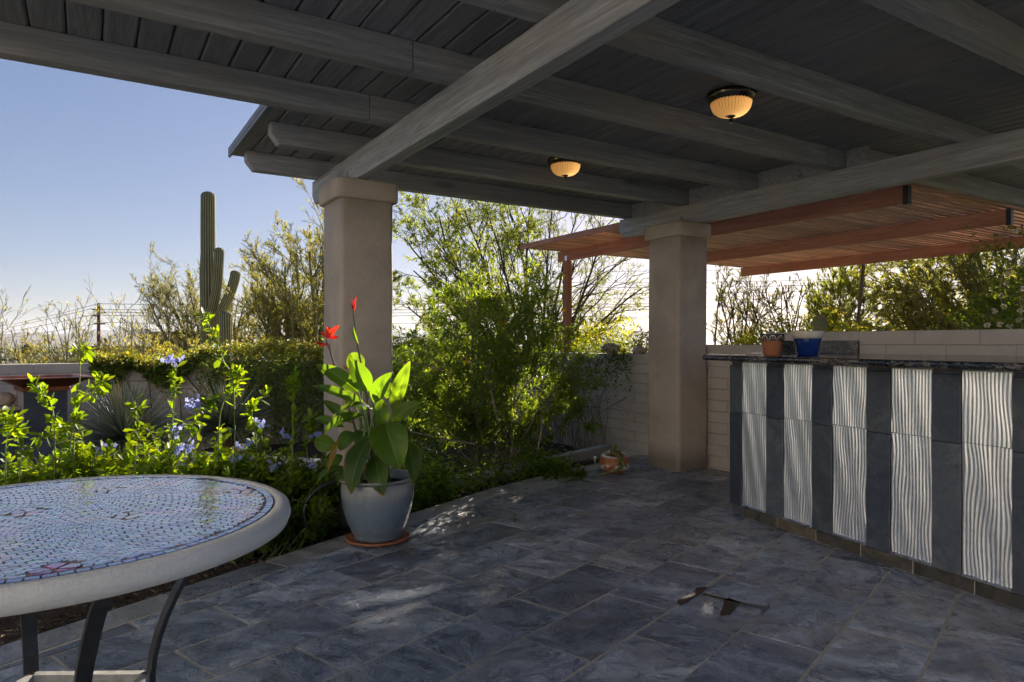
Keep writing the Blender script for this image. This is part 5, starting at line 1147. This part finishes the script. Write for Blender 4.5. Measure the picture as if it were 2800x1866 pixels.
# ================================================================== GROUND COVER, LITTER, CURB
def edge_y(x): return np.interp(x, EDGE[:, 0], EDGE[:, 1])
n = 15000; x = 1.75 + 2.35 * rng.beta(1.0, 1.6, n); y = edge_y(x) + 0.08 + np.abs(rng.normal(0, 0.34, n)); z = -0.05 + np.abs(rng.normal(0, 0.15, n)) * np.clip(1.2 - (x - 1.75) / 2.9, 0.25, 1)
lo = rng.random(n) < np.clip(0.25 + 0.5 * np.sin(x * 3.7 + 0.5) + 0.3 * np.sin(x * 9.1), 0.15, 1); P = np.stack([x, y, z], -1)[lo]; k = len(P)
gc = leaves('ground_cover', P, rdir(k) * np.array([1, 1, 0.35]), unit(rdir(k) * 0.5 + UP), rng.uniform(0.025, 0.055, k), rng.uniform(0.02, 0.04, k), vary((0.15, 0.24, 0.055), k, 0.35, 0.2), LEAF, None); tag(gc, 'low leafy ground cover along the patio edge under the bush', 'ground cover', kind='stuff')
n = 900; t = rng.random(n); q0 = np.array([on_z(a, b, 0.01) for a, b in zip(rng.uniform(1480, 1600, n), rng.normal(1297, 7, n))]); q0[:, 2] = np.abs(rng.normal(0.01, 0.02, n))
leaves_ = leaves('creeping_sprig', q0, rdir(n) * np.array([1, 1, 0.3]), unit(rdir(n) * 0.5 + UP), rng.uniform(0.02, 0.045, n), rng.uniform(0.012, 0.022, n), vary((0.075, 0.125, 0.016), n, 0.3, 0.2), LEAF, None); tag(leaves_, 'creeping green sprig spilling onto the slate beside the terracotta bowl', 'plant', kind='stuff')
n = 6500; x = rng.uniform(-1.6, 4.8, n); y = edge_y(x) + np.abs(rng.normal(0.02, 0.30, n)); P = np.stack([x, y, np.full(n, -0.052) + rng.uniform(0, 0.012, n)], -1)
o = leaves('leaf_litter', P, rdir(n) * np.array([1, 1, 0.15]), unit(rdir(n) * 0.35 + UP), rng.uniform(0.012, 0.05, n), rng.uniform(0.004, 0.014, n), np.where(rng.random((n, 1)) < 0.3, vary((0.22, 0.16, 0.10), n), vary((0.07, 0.048, 0.03), n)), TINT, None, 0.3, 0.1); tag(o, 'dry leaf litter and mulch on the bed soil', 'litter', kind='stuff')
e = empty('bed_curb', (3.7, 5.35, -0.07), 'low concrete curb crossing the bed to the block wall', 'curb')
for a_, b_ in (((2.35, 5.02), (3.05, 5.215)), ((3.06, 5.22), (3.86, 5.445)), ((3.87, 5.45), (4.868, 5.79))): run('curb_stone', np.array(a_), np.array(b_), 0.05, -0.15, 0.035 + rng.uniform(-0.006, 0.006), CONC)
q = on_z(1627, 1276, -0.06); e = empty('garden_light_stake', (q[0], q[1], -0.06), 'small pale garden light stake in the mulch beside the bowl', 'garden light')
lathe('stake', [(0.008, -0.03), (0.008, 0.055)], (q[0], q[1], -0.06), ALUTRIM, e, 10); lathe('stake_head', [(0.0, 0.054), (0.012, 0.055), (0.018, 0.095), (0.014, 0.10), (0.0, 0.101)], (q[0], q[1], -0.06), WHITEP, e, 14)
# dry vine tangle on the block wall
e = empty('dry_vine', (4.83, 6.4, -0.08), 'grey dry vine tangle climbing the block wall beside the bush', 'vine')
P = []
for i in range(70):
    y0 = rng.uniform(5.75, 7.2); zt = rng.uniform(0.4, 1.08); P.append(curve_pts([(4.84, y0, -0.08), (4.80 + rng.normal(0, 0.03), y0 + rng.normal(0, 0.12), zt * 0.5), (4.82 + rng.normal(0, 0.03), y0 + rng.normal(0, 0.2), zt), (4.78 + rng.normal(0, 0.06), y0 + rng.normal(0, 0.3), zt - rng.uniform(0, 0.35))], 12))
tubes('stem', np.array(P), np.repeat(np.linspace(0.005, 0.0016, 12)[None], 70, 0), DRY, e, 4)
n = 1500; y = rng.uniform(5.35, 7.4, n); z = 1.06 + rng.normal(0, 0.05, n) - np.clip(np.abs(rng.normal(0, 0.22, n)) - 0.05, 0, 1); P = np.stack([4.84 - np.abs(rng.normal(0, 0.05, n)), y, z], -1)
leaves('foliage', P, rdir(n) + np.array([-0.4, 0, -0.3]), unit(rdir(n) * 0.5 + np.array([-0.6, 0, 0.6])), rng.uniform(0.03, 0.055, n), rng.uniform(0.012, 0.022, n), vary((0.06, 0.10, 0.018), n, 0.35, 0.2), LEAF, e)

# ================================================================== BEYOND THE RIGHT WALL
for i, (px_, d_, r_) in enumerate(((1682, 7.66, 0.105), (1757, 7.25, 0.07))):
    q = at(px_, 958, d_); boulder('rock', (4.975, q[1], 1.036 + r_ * 0.45), r_, ROCK, ['wide flat brown stone on top of the block wall', 'small pale stone on top of the block wall by the column'][i], None, (0.8, 1.1, 0.65), 20 + i)
def mound(name, label, x0, x1, y0, y1, ht, n, col, tipcol, cat='hedge', L_=0.05):
    x = rng.uniform(x0, x1, n); y = rng.uniform(y0, y1, n); cxm, cym = (x0 + x1) / 2, (y0 + y1) / 2
    k = 1 - 0.5 * ((x - cxm) / (x1 - x0) * 2) ** 2 * 0.6 - 0.5 * ((y - cym) / (y1 - y0) * 2) ** 4 * 0.4 + 0.07 * np.sin(x * 9 + y * 5) + 0.05 * np.sin(y * 13)
    g0 = hterr(x, y); z = g0 + (ht - g0) * k * rng.power(5, n); P = np.stack([x, y, z], -1); top = z > g0 + (ht - g0) * k * 0.93
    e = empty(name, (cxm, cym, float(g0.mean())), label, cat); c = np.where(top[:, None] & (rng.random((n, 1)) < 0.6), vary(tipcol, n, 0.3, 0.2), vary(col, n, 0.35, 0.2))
    Lr = rng.uniform(0.6, 1.3, n) * L_; leaves('foliage', P, rdir(n) + UP * 0.4, unit(rdir(n) * 0.7 + UP), Lr, Lr * 0.45, c, LEAF, e)
    st = np.array([[rng.uniform(x0, x1), rng.uniform(y0, y1), 0] for _ in range(14)]); tubes('stem', np.array([curve_pts([(a, b, hz(a, b) - 0.05), (a + rng.normal(0, 0.1), b + rng.normal(0, 0.1), ht * 0.4), (a + rng.normal(0, 0.2), b + rng.normal(0, 0.2), ht * 0.75)], 6) for a, b, _ in st]), np.full((14, 6), 0.008), BARK, e, 5)
    return e
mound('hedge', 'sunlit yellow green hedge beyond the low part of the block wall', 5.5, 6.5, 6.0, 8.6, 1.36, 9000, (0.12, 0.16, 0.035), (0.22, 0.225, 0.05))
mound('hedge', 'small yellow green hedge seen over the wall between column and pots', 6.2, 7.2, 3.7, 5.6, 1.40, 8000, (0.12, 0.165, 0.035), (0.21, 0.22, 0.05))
palo('desert_broom', 'cluster of thin upright broom stems beyond the wall beside the column', 2010, 13, [(1960, 790, 0), (1975, 770, .3), (1990, 800, -.3), (2010, 830, 0), (2045, 770, .4), (2060, 800, -.4), (2080, 780, .2), (2100, 820, 0), (2030, 850, .3)], (10, 5, 3), 0.03, 3, (0.12, 0.13, 0.05), 0, 0.004, (0.26, 0.4, 0.45), BARK)
palo('young_mesquite', 'young mesquite with dark arching bare branches behind the blue pot', 2200, 8.6, [(2005, 790, 0), (2090, 780, .2), (2135, 770, 0), (2140, 790, -.3), (2195, 780, .2), (2200, 800, -.2), (2060, 830, .3), (2070, 870, -.3), (2110, 830, 0), (2235, 830, .3), (2290, 890, 0), (2320, 900, .3)], (7, 4, 2), 0.018, 2, (0.2, 0.19, 0.06), 0, 0.0020, (0.25, 0.4, 0.4), BARK)
palo('green_shrub', 'rounded green shrub behind the leaning steel pole', 2300, 12, [(2250, 850, 0), (2270, 800, .3), (2300, 790, -.3), (2330, 770, .2), (2350, 800, 0), (2245, 890, -.3), (2360, 850, .3), (2310, 830, -.6)], (9, 6, 4), 0.03, 14, (0.15, 0.18, 0.05), 0, 0.0035)
# prickly pear pads peeking over the wall
e = empty('prickly_pear', (5.9, 3.75, hz(5.9, 3.75)), 'round prickly pear pad showing above the wall behind the blue pot', 'cactus')
cpt = at(2242, 884, 6.4); pads = [(np.array([cpt[0], cpt[1], cpt[2]]), 0.075), (np.array([cpt[0], cpt[1] + 0.02, cpt[2] - 0.16]), 0.10), (np.array([cpt[0] + 0.01, cpt[1], cpt[2] - 0.40]), 0.14), (np.array([cpt[0], cpt[1], cpt[2] - 0.72]), 0.19), (np.array([cpt[0], cpt[1], cpt[2] - 1.10]), 0.22), (np.array([cpt[0], cpt[1], cpt[2] - 1.42]), 0.22)]
PADM = simple('cactus pad', (0.16, 0.16, 0.075), 0.7, 0, 0.3, 30, 0.4)
for c, r_ in pads:
    V, F = [], []
    for i in range(11):
        for j in range(18):
            a, b = math.pi * i / 10, 2 * math.pi * j / 18; lx, lz, ly = r_ * math.sin(a) * math.cos(b), r_ * 1.05 * math.cos(a), 0.16 * r_ * math.sin(a) * math.sin(b); V.append(c + RT * lx + FW * ly + UP * lz)
    for i in range(10):
        for j in range(18): F.append((i * 18 + j, (i + 1) * 18 + j, (i + 1) * 18 + (j + 1) % 18, i * 18 + (j + 1) % 18))
    mesh('pad', V, F, PADM, e, True)
# leaning steel pole under the pergola edge
e = empty('steel_pole', (9.35, 5.5, hz(9.35, 5.5)), 'thin leaning steel pole holding the far edge of the pergola', 'pole')
ptop = np.array([9.36, 5.57, 2.262]); pbt = at(2336, 985, 9.75); dirp = unit(pbt - ptop); pend = ptop + dirp * 4.2
pipe('pole_tube', [ptop, (ptop + pend) / 2, pend], 0.024, 0.024, simple('dark bronze pole', (0.10, 0.075, 0.06), 0.5, 0.3), e, 6, 10); pm1, pm2 = ptop + dirp * 0.93, ptop + dirp * 4.2
pipe('pole_sleeve', [pm1, (pm1 + pm2) / 2, pm2], 0.032, 0.032, simple('tan pole sleeve', (0.26, 0.19, 0.14), 0.6), e, 6, 10)
# big shade tree on the right: shades the patio from the low sun
bt = np.array([12.6, 4.9, 0]); bt[2] = hz(bt[0], bt[1]) - 0.1
e = empty('shade_tree', bt, 'big dense olive green palo verde tree beyond the right wall', 'tree', 'desert trees beyond the garden wall')
pd = np.array([math.cos(SUN_AZ), -math.sin(SUN_AZ), 0]); sdv = np.array([math.sin(SUN_AZ), math.cos(SUN_AZ), 0])
def crown(e, bt, tips, dens, r0, bark, cols, hang=0.2):
    L0 = limbs(bt, tips, 12, r0, 0.02, 0.12, 0.2); L1 = grow(*L0, dens[0], 0.3, 1.0, 42, 0.34, 8, 0.05, 0.2, 0.5, 0.006); L2 = grow(*L1, dens[1], 0.1, 1.0, 42, 0.46, 6, -0.05, 0.25, 0.6, 0.0045); L3 = grow(*L2, dens[2], 0.1, 1.0, 38, 0.5, 4, -0.15, 0.2, 0.6, 0.0035)
    wood_obj('trunk', [L0, L1], bark, e, [7, 4]); wood_obj('twigs', [L2, L3], bark, e, [3, 3])['kind'] = 'stuff'
    leaf_obj('foliage', [leaf_on(L3[0], 12, 0.075, 0.020, cols[0], lift=0.4, hang=hang), leaf_on(L2[0], 7, 0.075, 0.020, cols[1], lift=0.5)], LEAFD, e)
tips = [at(rng.uniform(2400, 3150), rng.uniform(670, 910), rng.uniform(9.8, 12.2)) for _ in range(36)] + [at(rng.uniform(2480, 3150), rng.uniform(480, 680), rng.uniform(10.2, 12.6)) for _ in range(12)]
crown(e, bt, tips, (10, 6, 4), 0.07, GREENBARK, ((0.235, 0.25, 0.095), (0.205, 0.225, 0.085)))
bt = at(1865, HY, 13.2); bt[2] = hz(bt[0], bt[1]) - 0.1  # added tree, out of view, crown shaped to keep sun off the floor
e = empty('shade_tree', bt, 'unseen tall tree added behind the right column, its crown shading the patio floor', 'tree', 'desert trees beyond the garden wall')
tips = []
while len(tips) < 34:
    a = rng.uniform(-1.15, 3.2); q = pd * a + sdv * rng.uniform(11.6, 14.2) + np.array([0, 0, rng.uniform(4.3, 6.6)]); pxq = CX + FPX * (q @ RT) / (q @ FW)
    if (a < -0.6 and q[2] > 5.0) or pxq < 1790: continue
    tips.append(q)
tubes('trunk', np.array([curve_pts([bt, bt + np.array([0.05, 0.1, 2.4]), np.array([bt[0] + 0.1, bt[1], 3.5])], 10)]), np.linspace(0.16, 0.11, 10)[None], BARK, e, 9)
crown(e, np.array([bt[0] + 0.1, bt[1], 3.5]), tips, (10, 6, 4), 0.06, BARK, ((0.17, 0.18, 0.05), (0.15, 0.16, 0.045)), 0.0)
# white flowering climber at the right wall
wl = [(2760, 720, .1), (2740, 740, .2), (2730, 780, 0), (2700, 800, .1), (2740, 830, -.1), (2690, 860, 0), (2790, 740, .2), (2800, 700, 0), (2790, 780, -.2), (2760, 870, 0), (2830, 740, .2), (2840, 690, 0), (2810, 850, .1), (2720, 890, 0), (2860, 800, 0)]
e = bush('white_rose_climber', 2830, 5.9, wl, 'climbing rose with small white flowers at the right end of the wall', (8, 5), (7, 8), (0.095, 0.15, 0.03), 0.042, 0.020, 0.008, 'climber', hz(6.6, 2.0) - 0.05)
for i, (fx, fy) in enumerate([(2778, 633), (2753, 775), (2795, 722), (2745, 838), (2787, 875), (2760, 893), (2735, 888), (2798, 790), (2756, 750), (2740, 810), (2790, 850), (2768, 700), (2720, 850), (2700, 890)]):
    c = at(fx, fy, 5.7); k = 16; d_ = rdir(k); leaves('flower', np.repeat(c[None], k, 0) + d_ * 0.006, d_, rdir(k), np.full(k, 0.024), np.full(k, 0.022), vary((0.70, 0.68, 0.58), k, 0.08, 0.03), PETAL, e, 0.3, 0.1)

# ================================================================== FAR PLAIN: pole, wires, houses, trees, mountains
dp = 80.0; q = at(270, HY, dp); zb_ = hz(q[0], q[1]); WOODP = simple('creosoted pole', (0.11, 0.055, 0.038), 0.9, 0, 0.2, 3)
e = empty('power_pole', (q[0], q[1], zb_), 'tall brown power pole with staggered cross arms', 'power pole')
tubes('pole', np.array([[[q[0], q[1], zb_ - 0.5], [q[0], q[1], 0], [q[0], q[1], at(270, 829, dp)[2]]]]), np.array([[0.24, 0.21, 0.17]]), WOODP, e, 8)
arms = [((270, 848), (252, 846)), ((270, 857), (289, 855)), ((270, 866), (252, 863)), ((257, 886), (288, 886))]
for a_, b_ in arms: tubes('cross_arm', np.array([[at(*a_, dp), (at(*a_, dp) + at(*b_, dp)) / 2, at(*b_, dp)]]), np.full((1, 3), 0.09), WOODP, e, 6)
for (x, y) in ((252, 844), (289, 853), (252, 861), (257, 882), (288, 882), (279, 882)): tubes('insulator', np.array([[at(x, y + 2, dp), at(x, y, dp), at(x, y - 1.5, dp)]]), np.array([[0.06, 0.08, 0.05]]), WHITEP, e, 6)
WIRE = simple('dark cable', (0.06, 0.06, 0.065), 0.6)
def wire(p0, p1, sag, label, group): 
    P = np.linspace(p0, p1, 30); P[:, 2] -= sag * 4 * np.linspace(0, 1, 30) * (1 - np.linspace(0, 1, 30)); o = tubes('power_line', P[None], np.full((1, 30), 0.028), WIRE, None, 4); tag(o, label, 'power line', group)
for i, (x, y) in enumerate(((270, 831), (252, 844), (252, 861), (288, 881))): wire(at(x, y, dp), at(-260, 938 - (938 - y) * 0.30, 260), 2.2, 'thin power line falling away from the brown pole across the plain', 'power lines down to the plain')
for i, (x, y) in enumerate(((270, 831), (252, 846), (289, 854), (252, 862), (288, 882))): wire(at(x, y, dp), at(1900, 938 - (938 - y) * 1.02 - 20, 92), 0.6, 'thin level power line running from the brown pole behind the saguaro', 'level power lines')
for y0, y1 in ((742, 714), (772, 752), (784, 768), (800, 785), (835, 828)): wire(at(1500, y0, 95), at(2750, y1 - 8, 80), 0.5, 'thin level power line crossing the sky under the pergola', 'power lines under the pergola')
# house and distant houses
PINK = plaster('pinkish house wall', (0.36, 0.22, 0.16), 3, 0.2, 0.08, False); ROOFM = simple('far roof', (0.30, 0.28, 0.27), 0.8); GLASS = simple('far window', (0.04, 0.05, 0.06), 0.2)
q = at(545, HY, 48); zb_ = hz(q[0], q[1]); e = empty('pink_house', (q[0], q[1], zb_), 'low pinkish stucco house behind the saguaro', 'house'); zt = at(545, 917, 48)[2]
def obox(name, c, wx, wy, z0, z1, mat, par):
    P = [c[:2] + RT[:2] * a * wx / 2 + FW[:2] * b * wy / 2 for a, b in ((-1, -1), (1, -1), (1, 1), (-1, 1))]; return prism(name, P, z0, z1, mat, par)
obox('wall', q, 3.6, 6, zb_ - 0.5, zt, PINK, e); obox('parapet', q, 3.8, 6.2, zt + 0.002, zt + 0.2, PINK, e); obox('wing', q + RT * -4.5, 5.2, 5, zb_ - 0.5, zt - 0.75, PINK, e)
for k in (-0.9, 0.8): obox('window', q + RT * k - FW * 2.97, 0.8, 0.1, zt - 1.5, zt - 0.6, GLASS, e)
HW = [simple('far white wall', (0.62, 0.62, 0.60), 0.8), simple('far tan wall', (0.42, 0.34, 0.26), 0.8), simple('far grey wall', (0.30, 0.31, 0.32), 0.8)]
for i in range(46):
    d_ = rng.uniform(700, 1700); px_ = rng.uniform(-250, 620) if i < 34 else rng.uniform(1600, 2300); c = at(px_, HY, d_); zb_ = hz(c[0], c[1]); wx, wy, hh = rng.uniform(12, 34), rng.uniform(8, 16), rng.uniform(3.5, 7)
    if i % 6 == 0: wx *= 2.2
    e = empty('distant_house', (c[0], c[1], zb_), 'small flat roofed building far out on the plain', 'building', 'buildings on the far plain')
    obox('wall', c, wx, wy, zb_ - 1, zb_ + hh, HW[i % 3], e); obox('roof', c, wx * 1.03, wy * 1.03, zb_ + hh + 0.01, zb_ + hh + 0.8, HW[0] if i % 2 else ROOFM, e)
ico = np.array([(0, 0, 1), (.89, 0, .45), (.28, .85, .45), (-.72, .53, .45), (-.72, -.53, .45), (.28, -.85, .45), (.72, .53, -.45), (-.28, .85, -.45), (-.89, 0, -.45), (-.28, -.85, -.45), (.72, -.53, -.45), (0, 0, -1)])
icf = np.array([(0, 1, 2), (0, 2, 3), (0, 3, 4), (0, 4, 5), (0, 5, 1), (1, 6, 2), (2, 6, 7), (2, 7, 3), (3, 7, 8), (3, 8, 4), (4, 8, 9), (4, 9, 5), (5, 9, 10), (5, 10, 1), (1, 10, 6), (6, 11, 7), (7, 11, 8), (8, 11, 9), (9, 11, 10), (10, 11, 6)])
n = 9000; d_ = 350 * (12.0 ** rng.random(n)); px_ = rng.uniform(-700, 3400, n); C0 = np.array([at(a, HY, b) for a, b in zip(px_, d_)]); zz = hterr(C0[:, 0], C0[:, 1]); rad = rng.uniform(1.6, 5.2, n)
V = (C0 * np.array([1, 1, 0]) + np.stack([np.zeros(n), np.zeros(n), zz + rad * 0.55], -1))[:, None] + ico[None] * (rad[:, None] * rng.uniform(0.6, 1.25, (n, 12)))[..., None] * np.array([1.15, 1.15, 0.85])
F = (icf[None] + (np.arange(n) * 12)[:, None, None]).reshape(-1, 3); cc = np.repeat(vary((0.055, 0.066, 0.028), n, 0.4, 0.2), 12, 0)
o = mesh('far_trees', V.reshape(-1, 3), F, TINT, None, False, cc); tag(o, 'dark belt of trees spread over the far plain', 'trees', kind='stuff')
q = at(72, HY, 190); zb_ = hz(q[0], q[1]); e = empty('fan_palm', (q[0], q[1], zb_), 'single shaggy fan palm out on the plain', 'palm'); zt = at(72, 957, 190)[2]
tubes('trunk', np.array([[[q[0], q[1], zb_ - 0.5], [q[0], q[1], (zb_ + zt) / 2], [q[0], q[1], zt]]]), np.array([[0.4, 0.32, 0.3]]), DRY, e, 7); k = 130; D = rdir(k); D[:, 2] = D[:, 2] * 0.8 + 0.1
leaves('frond', np.repeat(np.array([[q[0], q[1], zt]]), k, 0), D, unit(rdir(k) * 0.4 + UP), rng.uniform(1.4, 2.4, k), rng.uniform(0.3, 0.6, k), vary((0.09, 0.085, 0.03), k), TINT, e, 0.2, 0.3)
def ridge(name, dist, a0, a1, hfun, mat):
    az = np.linspace(R(a0), R(a1), 420); h = np.array([hfun(a) for a in az]); rows = []
    for k, (f_, dd) in enumerate(((1.0, 0), (0.78, -0.035), (0.5, -0.075), (0.22, -0.12), (0.0, -0.17))):
        j = 1 + 0.10 * np.sin(az * 160 + k * 2.1) * (k > 0) + 0.06 * rng.normal(size=len(az)) * (k > 0)
        rows.append(np.stack([np.sin(az) * dist * (1 + dd * j), np.cos(az) * dist * (1 + dd * j), np.where(k == 4, -31, -29 + (h + 29) * f_ * j)], -1))
    V = np.array(rows); K, n_ = V.shape[:2]; ii = np.arange(K * n_).reshape(K, n_); F = np.stack([ii[1:, :-1], ii[1:, 1:], ii[:-1, 1:], ii[:-1, :-1]], -1).reshape(-1, 4)
    o = mesh(name, V.reshape(-1, 3), F, mat, None, True); tag(o, kind='structure')
MTN = simple('mountain rock', (0.20, 0.165, 0.135), 0.95, 0, 0.25, 0.002, 0.0, 0.1)
def px_az(px): return YAW + math.atan((px - CX) / FPX)
def ridge_a(a):
    px = CX + FPX * math.tan(min(max(a - YAW, -1.3), 1.3)); y = np.interp(px, [-2000, 0, 40, 80, 110, 160, 200, 262, 300, 345, 400, 470, 560, 700, 900, 1200, 1600, 1640, 1690, 1740, 1900, 2600, 4000], [914, 916, 911, 909, 915, 913, 916, 912, 917, 910, 913, 918, 914, 919, 912, 916, 908, 900, 893, 905, 915, 912, 916])
    return EYE + (938 - y) / FPX * 13000 * math.cos(a - YAW) * 1.0 + 6 * math.sin(a * 260) + 4 * math.sin(a * 610)
def ridge_b(a):
    px = CX + FPX * math.tan(min(max(a - YAW, -1.3), 1.3)); y = np.interp(px, [-2000, 150, 230, 270, 330, 420, 520, 650, 900, 1500, 2600, 4000], [920, 916, 908, 902, 903, 899, 905, 909, 904, 908, 905, 912])
    return EYE + (938 - y) / FPX * 20000 * math.cos(a - YAW) + 9 * math.sin(a * 190) + 5 * math.sin(a * 470)
ridge('mountains', 13000, -40, 110, ridge_a, MTN); ridge('far_mountains', 20000, -40, 110, ridge_b, MTN)

# ================================================================== HAZE (even, very thin, encloses ground and scene)
hm = bpy.data.materials.new('thin haze'); hm.use_nodes = True; nt = hm.node_tree
for nd in list(nt.nodes):
    if nd.type != 'OUTPUT_MATERIAL': nt.nodes.remove(nd)
pv = nt.nodes.new('ShaderNodeVolumePrincipled'); pv.inputs['Color'].default_value = (0.80, 0.88, 1.0, 1); pv.inputs['Density'].default_value = 2.2e-5; pv.inputs['Anisotropy'].default_value = 0.2
nt.links.new(pv.outputs[0], nt.nodes['Material Output'].inputs['Volume'])
V, F = box_vf(-27000, 27000, -27000, 27000, -34, 480); hz_o = mesh('haze', V, F, hm); tag(hz_o, 'thin pale blue air over the plain', 'haze', kind='stuff')
